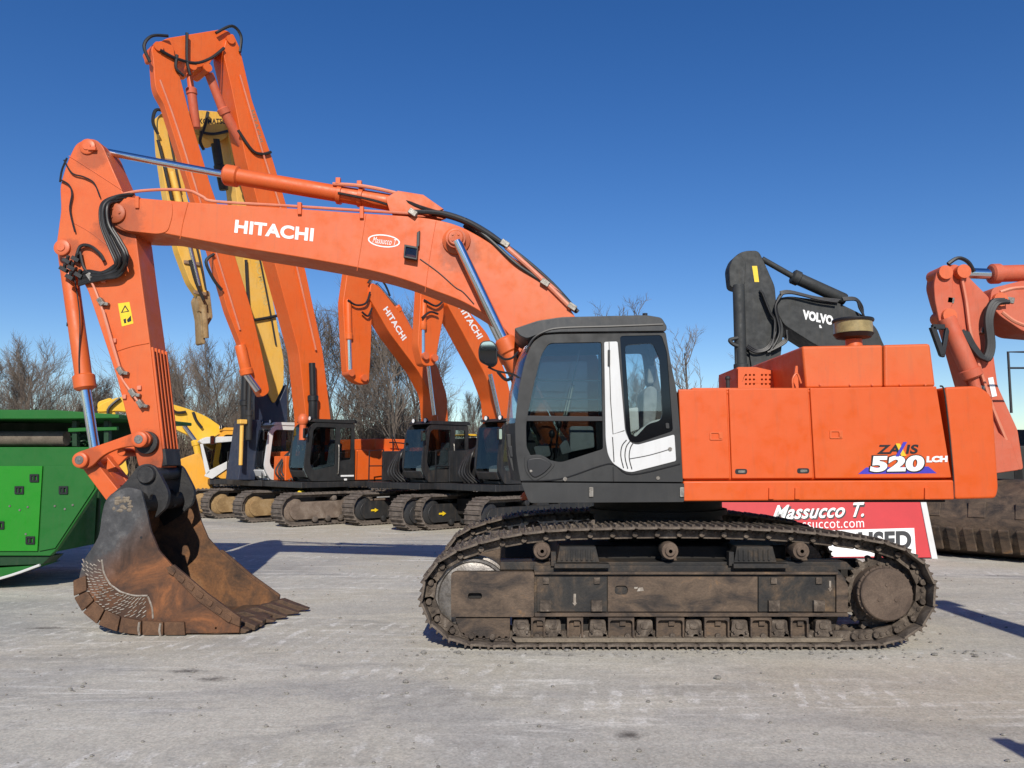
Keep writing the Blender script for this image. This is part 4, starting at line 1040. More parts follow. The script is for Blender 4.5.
def far_excavator(name, label, group, front_px, phi, m_body, m_cab, m_boom, m_arm, m_frame, boom, arm, extra=None, glassm=None, L=5.0, H=.98, gauge=2.35, sw=.6, hw=.27, ha=.22,
                  cab_z=3.05, house_len=3.0, rails=True, marker=False, beacon=False, root_pt=None, arm_d=None, hood=True):
    if root_pt is None:
        g = ground(*front_px); lx, ly = L / 2 - .1, gauge / 2 + sw / 2
        ox = g.x - (lx * math.cos(phi) - ly * math.sin(phi)); oy = g.y - (lx * math.sin(phi) + ly * math.cos(phi))
    else: ox, oy = root_pt
    rt = empty(name, (ox, oy, 0), phi); tag(rt, label, 'excavator', group)
    f = Frame(ox, oy, phi)
    for s in (1, -1):
        t = ring_track(L, H, sw).build('track', M['far_track'], rt); t.location.y = s * gauge / 2
        mb = MB(); mb.prism(rnd([(-L / 2 + .45, .2), (L / 2 - .45, .2), (L / 2 - .3, .45), (L / 2 - .45, .7), (-L / 2 + .45, .72)], .12), -.22, .24 if s > 0 else .22)
        fo = mb.build('track_frame', m_frame, t, .01)
        mb = MB()
        for x in (L / 2 - .49, -L / 2 + .49): mb.rev((x, .20, H / 2), (x, -.20, H / 2), [(0, .12), (.02, .3), (.05, .34), (.35, .34), (.4, .12)], 22)
        mb.build('wheel', m_frame, t)
        mb = MB()
        for k in range(7): x = -1.3 + k * .44; mb.rev((x, .27, .19), (x, -.2, .19), [(0, .05), (.02, .09), (.4, .09)], 12)
        for x in (-.6, .7): mb.rev((x, .26, .79), (x, -.2, .79), [(0, .05), (.02, .09), (.4, .09)], 12)
        mb.prism([(-.15, .70), (.35, .70), (.3, .82), (-.1, .82)], .05, .26)
        mb.build('roller', M['far_track'] if not marker else m_frame, t)
        if marker and s < 0 or marker and s > 0 and marker == 2:
            mb = MB(); mb.prism([(L / 2 - .95, .44), (L / 2 - .83, .50), (L / 2 - .83, .465), (L / 2 - .70, .465), (L / 2 - .70, .415), (L / 2 - .83, .415), (L / 2 - .83, .38)], .235, .25)
            mb.build('arrow_mark', M['sticker'], t)
    mb = MB(); mb.box(-1.1, 1.1, -1.0, 1.0, .4, .85); mb.cyl((0, 0, .8), (0, 0, 1.12), .6, seg=24); mb.build('centre_frame', M['under'], rt, .02)
    mb = MB(); mb.box(-house_len + .4, 1.75, -1.28, 1.28, 1.1, 1.28); mb.build('deck', M['far_black'], rt, .02)
    mb = MB(); mb.box(-house_len + .45, -.15, .35, 1.30, 1.3, 2.25); mb.box(-house_len + .45, 1.2, -1.30, -.35, 1.3, 2.2); mb.box(-house_len + .45, -.5, -.4, .4, 1.3, 2.15)
    if hood: mb.box(-house_len + .6, -1.0, -1.1, 1.05, 2.2, 2.62)
    bo_ = mb.build('body', m_body, rt, .03)
    mb = MB(); mb.box(-1.3, -1.12, 1.302, 1.315, 1.45, 1.75); mb.box(-.16, -.152, 1.295, 1.31, 1.32, 2.2); mb.box(-1.62, -1.61, 1.295, 1.308, 1.32, 2.2); mb.build('vent', M['black'], bo_)
    mb = MB(); mb.prism(rnd([(-house_len + .43, 1.15, .1), (-house_len - .25, 1.2, .2), (-house_len - .35, 2.0, .3), (-house_len + .0, 2.35, .2), (-house_len + .43, 2.35, .05)], .1), -1.3, 1.3); mb.build('counterweight', m_body, rt, .05, 3)
    # cab
    cz = cab_z
    cxo = rnd([(-.08, 1.3, .02), (1.45, 1.3, .1), (1.68, 1.7, .15), (1.55, cz - .25, .2), (1.35, cz - .05, .12), (-.05, cz - .05, .08)], .06)
    w1 = rnd([(.62, 1.75, .05), (1.38, 1.62, .1), (1.50, 1.85, .1), (1.40, cz - .3, .1), (1.3, cz - .2, .06), (.62, cz - .2, .04)], .05); w2 = rnd([(.06, 1.95), (.46, 1.9), (.46, cz - .2), (.06, cz - .2)], .05)
    mb = MB(); mb.prism(cxo, 1.24, 1.30, [w1, w2]); mb.prism(cxo, .36, .42, [w1, w2]); mb.box(-.08, 1.4, .42, 1.24, 1.3, 1.36); mb.box(-.06, .0, .42, 1.24, 1.36, 2.0)
    mb.prism(rnd([(-.12, cz - .05), (1.42, cz - .05), (1.35, cz + .04), (-.08, cz + .06)], .04), .33, 1.33)
    mb.bar((1.56, .83, 1.42), (1.66, .83, 1.62), .8, .05)
    c = mb.build('cab', m_cab, rt, .02)
    gl = glassm or M['glass_dark']
    mb = MB(); mb.prism(w1, 1.262, 1.27); mb.build('window', gl, c); mb = MB(); mb.prism(w2, 1.262, 1.27); mb.build('window', gl, c)
    mb = MB(); mb.prism(w1, .385, .395); mb.build('window', gl, c)
    mb = MB(); mb._add([(1.66, .43, 1.7), (1.66, 1.23, 1.7), (1.55, 1.23, cz - .2), (1.55, .43, cz - .2), (1.65, .43, 1.7), (1.65, 1.23, 1.7), (1.54, 1.23, cz - .2), (1.54, .43, cz - .2)], [[0, 1, 2, 3], [7, 6, 5, 4], [0, 4, 5, 1], [1, 5, 6, 2], [2, 6, 7, 3], [3, 7, 4, 0]]); mb.build('windscreen', gl, c)
    mb = MB(); mb.prism(rnd([(.25, 1.36), (.85, 1.36), (.85, 1.75), (.5, 1.8), (.42, 2.45), (.22, 2.45)], .06), .6, 1.05); mb.build('seat', M['seat'], c, .03)
    mb = MB(); mb.prism(rnd([(1.66, cz - .55), (1.80, cz - .55), (1.80, cz - .25), (1.66, cz - .25)], .04), 1.38, 1.44); mb.tube([(1.5, 1.3, cz - .2), (1.66, 1.38, cz - .3)], .018, 5); mr_ = mb.build('mirror', M['black'], rt, .008)
    mb = MB(); mb.prism(rnd([(1.68, cz - .53), (1.78, cz - .53), (1.78, cz - .27), (1.68, cz - .27)], .03), 1.441, 1.446); mb.build('mirror_glass', M['mirror'], mr_)
    mb = MB(); mb.tube([(.54, 1.31, 1.5), (.54, 1.36, 1.6), (.54, 1.36, 2.3), (.54, 1.31, 2.4)], .018, 6); mb.build('grab_rail', M['zinc'], rt)
    for yy in (.55, 1.1):
        mb = MB(); mb.cyl((1.42, yy, cz + .06), (1.34, yy, cz + .06), .075, .05, 12); wl_ = mb.build('work_lamp', M['black'], rt)
        mb = MB(); mb.cyl((1.425, yy, cz + .06), (1.421, yy, cz + .06), .06, seg=12); mb.build('lamp_glass', M['letter_white'], wl_)
    mb = MB(); mb.prism([(.20, 1.305 - .0), (.30, 1.305), (.30, 1.36), (.20, 1.36)], 1.301, 1.31); mb.prism([(-.05, 1.42), (.42, 1.42), (.42, 1.47), (-.05, 1.47)], 1.301, 1.305); mb.build('cab_decal', M['letter_white'], c)
    mb = MB(); mb.prism(rnd([(1.0, 1.4), (1.3, 1.4), (1.3, 1.75), (1.05, 1.8)], .05), .55, .75); mb.prism(rnd([(.9, 1.4), (1.2, 1.4), (1.25, 1.7), (.95, 1.72)], .05), .95, 1.12); mb.build('console', M['console'], c, .01)
    mb = MB(); mb.tube([(1.62, .9, 1.78), (1.60, .75, 2.2), (1.55, .6, 2.55)], .012, 5); mb.build('wiper', M['black'], c)
    mb = MB()
    for k in range(5): mb.tube([(1.7 - .1 * k, .05 + .05 * k, 1.3), (1.9 - .1 * k, .0, 1.6), (1.5, -.1 + .05 * k, 2.1), (1.2, .0, 2.3)], .028, 6)
    mb.build('hose', M['rubber'], rt)
    mb = MB(); mb.tube([(1.72, -1.2, 1.3), (1.72, -1.2, 2.2), (1.2, -1.2, 2.25), (1.2, -1.2, 1.3)], .022, 6, smooth=False); mb.tube([(1.72, -1.2, 1.75), (1.2, -1.2, 1.75)], .018, 5); mb.build('handrail', M['black'], rt)
    if beacon:
        mb = MB(); mb.box(-1.2, -.45, .2, .9, 2.66, 2.72); mb.build('roof_rail', M['beacon'], rt, .01)
    if rails:
        mb = MB()
        for yy in (1.28,):
            mb.tube([(-1.5, yy, 1.32), (-1.5, yy + .06, 2.3), (-1.5, yy, 2.75)], .02, 6); mb.tube([(-2.2, yy, 1.32), (-1.75, yy, 2.3), (-1.5, yy, 2.75)], .02, 6); mb.tube([(-2.1, yy, 2.2), (-2.1, yy, 2.45), (-1.4, yy, 2.5)], .02, 6)
        mb.build('ladder_rail', M['black'], rt)
    # boom + arm traced in the machine's own plane
    bm_o = ar_o = None
    if boom:
        mb = MB(); mb.prism(f.poly(rnd(boom, 5), hw), -hw, hw); bm_o = mb.build('boom', m_boom, rt, .02)
    if arm:
        ad = ha if arm_d is None else arm_d
        mb = MB(); mb.prism(f.poly(rnd(arm, 4), ad), ad - 2 * ha, ad); ar_o = mb.build('arm', m_arm, rt, .02)
    return rt, f, bm_o, ar_o

def ram(rt, f, a, m_, b, d, rb, rr_, matb, matr=None, name='cylinder'):
    bb, r2 = MB(), MB()
    cylinder_ram(bb, r2, f.P(*a, d), f.P(*m_, d), f.P(*b, d), rb, rr_, 1.2)
    o = bb.build(name, matb, rt); r2.build('piston_rod', matr or M['chrome'], o); return o

PH = R(225)
G_ROW = 'excavators parked in a diagonal row at the back'
# --- long reach demolition excavator, orange
rt, f, b, a = far_excavator('demolition_excavator', 'orange long reach demolition excavator with tall folded boom, dark grey cab and dusty tracks', G_ROW, (283, 528), PH,
    M['orange_far'], M['charcoal'], M['orange_far'], M['orange_far'], M['far_frame_dust'],
    [(227, 36), (233, 33), (240, 48), (252, 100), (273, 160), (305, 268), (323, 352), (331, 420), (330, 445), (306, 445), (306, 418), (299, 352), (276, 268), (246, 160), (232, 90), (223, 52)],
    [(151, 47, 4), (160, 40), (174, 46), (175, 57), (190, 115), (210, 183), (234, 252), (252, 311), (262, 353), (270, 392), (262, 398), (252, 380), (241, 344), (228, 311), (211, 252), (186, 174), (164, 104), (157, 92), (155, 84), (153, 57)], hw=.36, ha=.16, cab_z=3.12, arm_d=.36)
mb = MB(); mb.prism(f.poly(rnd([(151, 47), (167, 38), (222, 29), (231, 32), (233, 45), (222, 52), (211, 60), (209, 70), (188, 69), (185, 60), (167, 55), (153, 58)], 4), .3), -.3, .3); j = mb.build('jib', M['orange_far'], rt, .02)
mb = MB()
for x, y in ((158, 47), (230, 40), (192, 66), (207, 68)): q = f.P(x, y, .36); mb.cyl((q.x, .42, q.z), (q.x, -.42, q.z), .13, seg=14)
mb.build('jib_pin', M['orange_far'], j)
o = ram(rt, f, (196, 128), (191, 88), (189, 70), .1, .13, .09, M['orange_pink'], M['orange_cyl'], 'jib_cylinder')
o = ram(rt, f, (262, 180), (222, 108), (209, 74), .1, .15, .13, M['orange_pink'], M['orange_pink'], 'arm_cylinder')
mb = MB()
for pts in (((150, 62), (144, 46), (152, 36), (168, 36)), ((216, 33), (232, 26), (241, 36), (240, 52)), ((187, 33), (187, 60), (190, 75)), ((160, 50), (175, 58), (195, 63), (211, 58), (224, 48)), ((238, 130), (252, 150), (262, 154), (271, 152)), ((214, 254), (206, 262), (214, 280), (222, 290)), ((177, 55), (176, 68), (184, 76))):
    mb.tube([f.P(x, y, .42) for x, y in pts], .045, 6)
mb.build('hose', M['rubber'], rt)
mb = MB(); mb.tube([f.P(x, y, .38) for x, y in ((160, 80), (178, 130), (206, 220), (240, 330))], .03, 6); mb.tube([f.P(x, y, .42) for x, y in ((240, 75), (262, 150), (290, 240), (316, 350))], .03, 6); mb.build('hydraulic_pipe', M['copper'], rt)
o_, u_ = f.P(250, 111, .36), f.P(259, 143, .36); lettering('HITACHI', M['letter_grey'], b, o_, u_ - o_, f.P(254, 109.5, .36) - o_, (0, 1, 0), bold=.02)
ram(rt, f, (313, 425), (313, 395), (312, 363), .5, .14, .10, M['black'], M['black'], 'boom_cylinder')
ram(rt, f, (240, 345), (247, 375), (258, 390), .36, .16, .10, M['orange_far'], None, 'tool_cylinder')
mb = MB(); q = f.P(303, 420, 1.0); mb.ball(q, .16, .16, .2); mb.cyl(q - Vector((0, 0, .6)), q, .1); mb.build('beacon_post', M['orange_cyl'], rt)
mb = MB(); mb.box(1.15, 1.65, -.6, .15, 1.3, 2.05); mb.build('front_panel', M['orange_far'], rt, .03)
mb = MB(); q = f.P(301, 493, 1.0); mb.ball(q, .12, .1, .09); mb.build('tow_marker', M['sticker'], rt)

# --- yellow/navy demolition excavator
rt, f, b, a = far_excavator('demolition_excavator', 'pale yellow high reach demolition excavator with navy base and white cab frame', G_ROW, (243, 523.5), PH,
    M['navy'], M['white'], M['yellow_pale'], M['yellow_pale'], M['far_frame_tan'],
    [(226, 120), (236, 120), (240, 150), (250, 190), (266, 262), (284, 360), (284, 385), (274, 405), (262, 380), (258, 355), (244, 262), (236, 190)],
    [(158, 116), (166, 110), (178, 112), (178, 140), (186, 192), (201, 252), (208, 295), (201, 298), (190, 282), (178, 250), (166, 192), (160, 150)], hw=.36, ha=.2, cab_z=3.1, arm_d=.3, root_pt=None, rails=False)
mb = MB(); mb.prism(f.poly(rnd([(162, 113), (200, 110), (232, 113), (235, 125), (228, 137), (214, 144), (203, 137), (185, 130), (165, 127)], 4), .3), -.3, .3); j = mb.build('jib', M['yellow_pale'], rt, .02)
o_, u_ = f.P(199, 124, .3), f.P(226, 124, .3); lettering('KOMATSU', M['letter_black'], j, o_, u_ - o_, f.P(199, 118.5, .3) - o_, (0, 1, 0), bold=.03)
o_, u_ = f.P(255, 262, .36), f.P(264, 306, .36); lettering('KOMATSU', M['letter_dim'], b, o_, u_ - o_, f.P(261, 260, .36) - o_, (0, 1, 0), bold=.02)
ram(rt, f, (224, 190), (219, 165), (215, 140), .2, .15, .15, M['charcoal'], M['charcoal'], 'jib_cylinder')
ram(rt, f, (240, 185), (237, 165), (234, 125), .3, .13, .13, M['charcoal'], M['charcoal'], 'arm_cylinder')
mb = MB()
for pts in (((166, 112), (156, 110), (153, 122), (158, 134)), ((208, 112), (205, 125), (200, 140), (204, 150)), ((158, 140), (163, 160), (172, 200)), ((190, 260), (196, 282), (204, 300)), ((246, 260), (250, 320), (258, 350)), ((200, 132), (214, 134), (232, 130)), ((254, 320), (266, 318), (280, 315))):
    mb.tube([f.P(x, y, .42) for x, y in pts], .05, 6)
mb.build('hose', M['rubber'], rt)
ram(rt, f, (172, 172), (188, 240), (199, 286), .42, .10, .06, M['yellow_pale'], None, 'arm_cylinder')
mb = MB()
for x, y, w_ in ((171, 160, 9), (180, 215, 9), (192, 262, 8), (200, 292, 6)):
    mb.prism(f.poly([(x - w_, y - 2), (x + w_, y + .5), (x + w_, y + 4), (x - w_, y + 1.5)], .33), .28, .36)
mb.build('bracket', M['letter_grey'], rt, .01)
mb = MB()
for pts in (((166, 118), (172, 150), (180, 190)), ((182, 200), (196, 245), (206, 290)), ((240, 160), (248, 200), (258, 250), (268, 300), (276, 345))): mb.tube([f.P(x, y, .40) for x, y in pts], .03, 6)
mb.build('hydraulic_pipe', M['charcoal'], rt)
mb = MB(); mb.cyl(f.P(204, 305, .3), f.P(206, 338, .3), .09, seg=12); mb.prism(f.poly(rnd([(196, 296), (202, 298), (203, 312), (198, 312)], 1.5), .2), .1, .3); q_ = f.P(206, 316, .3); mb.cyl((q_.x, .36, q_.z), (q_.x, -.3, q_.z), .1, seg=12); mb.build('tool_cylinder', M['far_frame_tan'], rt)
mb = MB(); mb.prism(f.poly(rnd([(201, 290), (208, 292), (211, 318), (204, 330), (203, 345), (200, 344), (199, 320), (195, 300)], 2), .1), -.25, .25); mb.build('tool_linkage', M['far_frame_tan'], rt, .02)
mb = MB(); mb.prism(f.poly([(252, 352), (262, 360), (274, 407), (284, 385), (285, 440), (252, 440)], .1), -.5, .3); mb.prism(f.poly([(247, 420), (262, 420), (255, 480), (238, 480)], .6), -.3, .6); mb.build('boom_base', M['navy'], rt, .02)
ram(rt, f, (246, 440), (245, 400), (246, 362), .5, .15, .13, M['black'], M['black'], 'boom_cylinder'); ram(rt, f, (249, 440), (249, 410), (250, 380), .9, .1, .07, M['charcoal'], M['charcoal'], 'boom_cylinder')
mb = MB(); q = f.P(242, 424, .9); mb.cyl(q, q - Vector((0, 0, 1.3)), .06); mb.box(q.x - .12, q.x + .12, q.y - .12, q.y + .12, q.z, q.z + .14); mb.build('lamp_post', M['yellow_pale'], rt, .02)

# --- two black cab, orange boom excavators
def orange_pair(label, front, boom, arm, txt, cyl, marker, hoses, extra_arm):
    rt, f, b, a = far_excavator('parked_excavator', label, G_ROW, front, PH, M['far_black'], M['far_black'], M['orange_far'], M['orange_far'], M['far_black'], boom, arm, hw=.30, ha=.14, arm_d=.24, cab_z=3.0, marker=marker, rails=False, beacon=True, hood=True)
    o_, u_ = f.P(*txt[0], .30), f.P(*txt[1], .30); lettering('HITACHI', M['letter_white'], b, o_, u_ - o_, f.P(*txt[2], .30) - o_, (0, 1, 0), bold=.03)
    for dd in (.5, -.5):
        ram(rt, f, cyl[0], cyl[1], cyl[2], dd, .085, .06, M['orange_far'], M['chrome'], 'boom_cylinder')
    mb = MB()
    for pts in hoses: mb.tube([f.P(x, y, .34) for x, y in pts], .03, 6)
    mb.build('hose', M['rubber'], rt)
    mb = MB()
    for (x, y) in extra_arm: q = f.P(x, y, .24); mb.cyl((q.x, .34, q.z), (q.x, -.02, q.z), .10, seg=12)
    mb.build('arm_pin', M['orange_cyl'], rt)
    return rt, f
rt, f = orange_pair('black excavator with orange boom and hanging arm, right of the tall orange demolition machine', (404, 532),
    [(371, 282), (379, 286), (399, 311), (421, 341), (438, 367), (447, 395), (449, 440), (436, 450), (431, 395), (419, 372), (389, 332), (369, 297)],
    [(349, 258), (367, 260), (371, 282), (372, 315), (371, 350), (369, 385), (357, 383), (347, 374), (345, 340), (343, 303), (347, 275)],
    ((383, 309.5), (402.5, 341), (387.5, 306)), ((440, 455), (434, 415), (428, 365)), 1, (((368, 283), (374, 276), (384, 283), (390, 296)), ((348, 300), (356, 305), (366, 303), (370, 292)), ((362, 312), (368, 316), (372, 308))), ((355, 268), (350, 373), (363, 378)))
ram(rt, f, (348, 300), (349, 340), (350, 372), .24, .09, .06, M['orange_far'], None, 'bucket_cylinder')
ram(rt, f, (412, 335), (396, 306), (376, 284), .0, .1, .06, M['orange_far'], None, 'arm_cylinder')
rt, f = orange_pair('black bodied excavator with orange boom, partly hidden behind the foreground cab', (482, 537.5),
    [(449, 298), (467, 309), (487, 333), (505, 370), (512, 400), (515, 445), (500, 455), (495, 400), (485, 374), (462, 331), (447, 304)],
    [(422, 270), (441, 272), (444, 290), (444, 315), (439, 342), (435, 366), (423, 366), (418, 345), (420, 310)],
    ((458, 307.5), (478, 339.5), (463.5, 304.5)), ((507, 450), (500, 420), (490, 374)), 2, (((440, 292), (449, 290), (456, 296), (460, 303)), ((422, 318), (430, 312), (438, 314)), ((424, 300), (436, 306), (444, 300))), ((430, 280), (424, 356), (433, 358)))
ram(rt, f, (424, 300), (423, 330), (423, 358), .24, .08, .05, M['orange_far'], None, 'bucket_cylinder')

# --- yellow excavator far left
rt, f, b, a = far_excavator('parked_excavator', 'yellow excavator with low curved boom and pale cab behind the green plant', G_ROW, (188, 518.5), R(207),
    M['amber'], M['amber'], M['yellow_dig'], M['yellow_dig'], M['far_frame_tan'],
    [(229, 444), (222, 427), (206, 416), (189, 409), (165, 402), (140, 396), (118, 397), (100, 404), (96, 412), (118, 411), (140, 413), (170, 427), (199, 440), (215, 452)],
    [(97, 402), (112, 397), (119, 430), (129, 475), (113, 478), (101, 440)], hw=.32, ha=.26, cab_z=3.0, rails=False, glassm=M['glass_dark'])
mb = MB(); mb.prism(f.poly(rnd([(178, 460), (200, 452), (206, 470), (214, 490), (196, 494), (182, 486)], 4), .5), .2, .6); mb.build('boom_foot', M['amber'], rt, .02)
mb = MB(); mb.prism(f.poly(rnd([(199, 441), (206, 437), (240, 436), (240, 441), (202, 444)], 1.5), 1.36), .3, 1.36); mb.build('cab_roof', M['white'], rt, .02)
mb = MB(); mb.prism(f.poly(rnd([(204, 476), (208, 471), (240, 455), (240, 460), (212, 479)], 1.5), 1.36), 1.30, 1.36); mb.prism(f.poly([(200, 444), (203, 444), (210, 472), (206, 475)], 1.36), 1.30, 1.36); mb.build('cab_trim', M['white'], rt, .01)
mb = MB(); mb.prism(f.poly(rnd([(203, 444.5), (240, 442), (240, 454.5), (210, 470)], 2), 1.34), 1.31, 1.335); mb.build('window', M['glass_dark'], rt)
mb = MB()
for pts in (((168, 402), (175, 412), (186, 412)), ((120, 398), (108, 410), (112, 425), (104, 432)), ((193, 412), (196, 420), (202, 428))): mb.tube([f.P(x, y, .4) for x, y in pts], .05, 6)
mb.build('hose', M['rubber'], rt)
ram(rt, f, (160, 426), (134, 404), (112, 402), .0, .12, .08, M['yellow_dig'], None, 'arm_cylinder')
ram(rt, f, (202, 470), (195, 440), (183, 424), .45, .12, .07, M['yellow_dig'], None, 'boom_cylinder')

# --- dark grey excavator behind the body
rt, f, b, a = far_excavator('parked_excavator', 'dark grey excavator whose raised boom and arm show above the orange engine hood', None, None, R(180),
    M['volvo_grey'], M['charcoal'], M['volvo_grey'], M['volvo_grey'], M['far_black'],
    [(778, 298, 4), (790, 296), (837, 302), (862, 314), (877, 328), (884, 345), (905, 380), (925, 440), (905, 448), (880, 400), (850, 362), (813, 343.5), (784, 325), (777, 312)],
    [(733, 258, 6), (740, 252.5, 5), (747, 250.5), (758.5, 250.5), (763, 259), (775, 286), (776.5, 304), (784, 328), (780, 364), (778, 420), (748, 420), (745, 364), (742, 290), (731, 287), (729, 268)],
    hw=.42, ha=.2, arm_d=.40, root_pt=(10.1, 18.6), rails=False)
mb = MB(); mb.prism(f.poly(rnd([(729, 268), (733, 258), (740, 253), (746, 262), (745, 285), (738, 289), (730, 287)], 3), .46), .40, .46); mb.build('arm_head', M['volvo_grey'], a, .02)
ram(rt, f, (738.5, 285), (741, 372), (742, 430), .46, .14, .09, M['volvo_grey'], None, 'bucket_cylinder')
ram(rt, f, (845, 300), (792, 276), (762, 259), .2, .15, .07, M['volvo_grey'], M['volvo_grey'], 'arm_cylinder')
mb = MB(); mb.prism(f.poly([(752, 266), (757, 266), (759, 282), (754.5, 282)], .40), .40, .405); mb.build('sticker', M['sticker'], a)
o_, u_ = f.P(802.5, 319, .42), f.P(833, 325.5, .42); lettering('VOLVO', M['letter_white'], b, o_, u_ - o_, f.P(802.8, 309.5, .42) - o_, (0, 1, 0), bold=.06)
mb = MB(); mb.prism(f.poly([(819, 325), (820.5, 325), (822, 328), (819.5, 328)], .42), .42, .425); mb.build('decal', M['letter_white'], b)
mb = MB()
for k in range(3):
    for pts in (((782, 292), (776, 305), (780, 330), (772, 350)), ((760, 290), (768, 310), (776, 320), (774, 345)), ((748, 345), (758, 350), (768, 346), (776, 330)), ((842, 298), (855, 298), (862, 306), (863, 316)), ((780, 292), (790, 291), (815, 297), (840, 300)), ((770, 350), (784, 340), (787, 330))):
        mb.tube([f.P(x + k * 1.3 * math.sin(y), y + k * 1.2, .46 + .05 * k) for x, y in pts], .026, 6)
mb.build('hose', M['rubber'], rt)
mb = MB(); mb.tube([f.P(x, y, .55) for x, y in ((738, 338), (730, 340), (733, 344), (738, 346))], .05, 6); mb.tube([f.P(x, y, .5) for x, y in ((737, 338), (736, 380))], .04, 6); mb.prism(f.poly(rnd([(748, 346), (770, 345), (772, 370), (752, 372)], 3), .44), .40, .47); mb.build('hose_guard', M['volvo_grey'], rt, .01)

# --- sun bleached excavator at right edge
rt, f, b, a = far_excavator('parked_excavator', 'sun bleached pinkish orange excavator with wide brown bucket at the right edge', None, None, R(180),
    M['orange_pink'], M['charcoal'], M['orange_pink'], M['orange_pink'], M['far_black'],
    [(992, 288), (1024, 280), (1075, 290), (1130, 330), (1160, 420), (1140, 430), (1100, 370), (1060, 335), (1024, 332), (1000, 316), (990, 304)],
    [(938, 272, 4), (946, 265, 4), (958, 264), (972, 280), (990, 298), (992, 342), (998, 386), (1018, 430), (1024, 470), (1002, 470), (985, 434), (966, 386), (950, 330), (940, 300), (936, 285)],
    hw=.40, ha=.2, root_pt=(13.4, 15.6), rails=False, arm_d=.34)
mb = MB(); mb.prism(f.poly(rnd([(934, 284), (938, 268), (946, 264), (952, 270), (954, 300), (948, 318), (940, 325), (935, 300)], 4), .42), .34, .42); mb.build('arm_head', M['orange_pink'], a, .02)
mb = MB()
for x, y in ((944, 273), (962, 272), (948, 316), (999, 300)): q = f.P(x, y, .42); mb.cyl((q.x, .50, q.z), (q.x, .0, q.z), .14, seg=16)
mb.build('arm_pin', M['orange_cyl'], a)
ram(rt, f, (1060, 272), (990, 274), (962, 273), .2, .17, .11, M['orange_pink'], None, 'arm_cylinder')
ram(rt, f, (946, 318), (973, 378), (984, 420), .42, .17, .10, M['orange_pink'], M['orange_pink'], 'bucket_cylinder')
mb = MB()
for k in range(3):
    mb.tube([f.P(x + k * 2.5, y + k, .5) for x, y in ((1004, 300), (992, 302), (986, 318), (988, 345), (982, 358), (970, 345), (962, 330))], .05, 6)
mb.tube([f.P(x, y, .4) for x, y in ((948, 264), (958, 258), (968, 262), (974, 272))], .04, 6)
mb.build('hose', M['rubber'], rt)
mb = MB()
for pts in (((960, 270), (966, 300), (972, 340), (990, 400), (1006, 440)), ((1000, 292), (1015, 288), (1040, 287)), ((1002, 312), (1016, 322), (1040, 330))): mb.tube([f.P(x, y, .40) for x, y in pts], .035, 6)
mb.build('hydraulic_pipe', M['copper'], rt)
mb = MB()
for x, y in ((950, 300), (968, 350), (980, 388), (984, 330), (1010, 300)): mb.prism(f.poly(rnd([(x - 3, y - 3), (x + 4, y - 2), (x + 3, y + 4), (x - 4, y + 3)], 1), .38), .34, .42)
mb.build('pipe_clamp', M['zinc'], rt, .01)
mb = MB(); mb.prism(f.poly([(988, 378), (993, 377), (997, 396), (992, 397)], .35), .345, .352); mb.build('sticker', M['letter_white'], rt)
mb = MB(); mb.bar(f.P(932, 327, .5), f.P(944, 327, .5), .1, .1); mb.bar(f.P(932, 327, .5), f.P(942, 355, .5), .1, .1); mb.bar(f.P(942, 357, .5), f.P(947, 328, .5), .08, .08); mb.build('hose_guard', M['black'], rt, .01)
mb = MB(); mb.prism(f.poly(rnd([(972, 430), (990, 425), (1012, 445), (1020, 470), (985, 475), (975, 455)], 3), .42), .36, .44); mb.prism(f.poly(rnd([(972, 430), (990, 425), (1012, 445), (1020, 470), (985, 475), (975, 455)], 3), .42), -.44, -.36); mb.build('guide_link', M['orange_pink'], rt, .02)
q0 = f.P(1038, 505, .6)
bx = q0.x
mb = MB()
sh_o = [(bx - .25, 1.95), (bx + .35, 2.1), (bx + .95, 1.9), (bx + 1.35, 1.3), (bx + 1.40, .75), (bx + 1.15, .25), (bx + .6, .03), (bx - .3, .02), (bx - .9, .06)]
sh_o = [(x, z * .74) for x, z in sh_o]
sh_s = [tuple(p)[:2] for p in catmull([Vector((x, z, 0)) for x, z in sh_o], 4)]
sh_i = [(x + (bx + .3 - x) * .05, z + (.75 - z) * .05) for x, z in sh_s]
wl = 1.15
mb.prism(sh_s + sh_i[::-1], -wl, wl); mb.prism(sh_s, wl, wl + .05); mb.prism(sh_s, -wl - .05, -wl); bo2 = mb.build('bucket', M['frame_rust'], rt, .01)
mb = MB()
for k in range(8):
    y = -wl + .1 + k * (2 * wl - .2) / 7; mb.bar((bx + 1.43, y, .62), (bx + 1.24, y, .18), .17, .10, up=(1, 0, 0))
for k in range(3):
    y = -.8 + k * .8; mb.bar((bx + 1.30, y, 1.12), (bx + 1.40, y, .82), .3, .05, up=(1, 0, 0))
mb.build('wear_bar', M['frame_rust'], bo2, .01)
ang = R(42); pv = Vector((bx + .55, 0, 0)); bo2.rotation_euler.z = ang; bo2.location = pv - Matrix.Rotation(ang, 3, 'Z') @ pv
mb = MB()
for yy in (-1.2, 1.2): mb.tube([(f.P(1008, 360, yy).x, yy, f.P(1008, 360, yy).z - 1), (f.P(1008, 352, yy).x, yy, f.P(1008, 352, yy).z), (f.P(1040, 352, yy).x, yy, f.P(1040, 352, yy).z)], .025, 6, smooth=False)
mb.tube([f.P(1008, 368, 1.2), f.P(1040, 368, 1.2)], .02, 6)
mb.build('handrail', M['black'], rt)

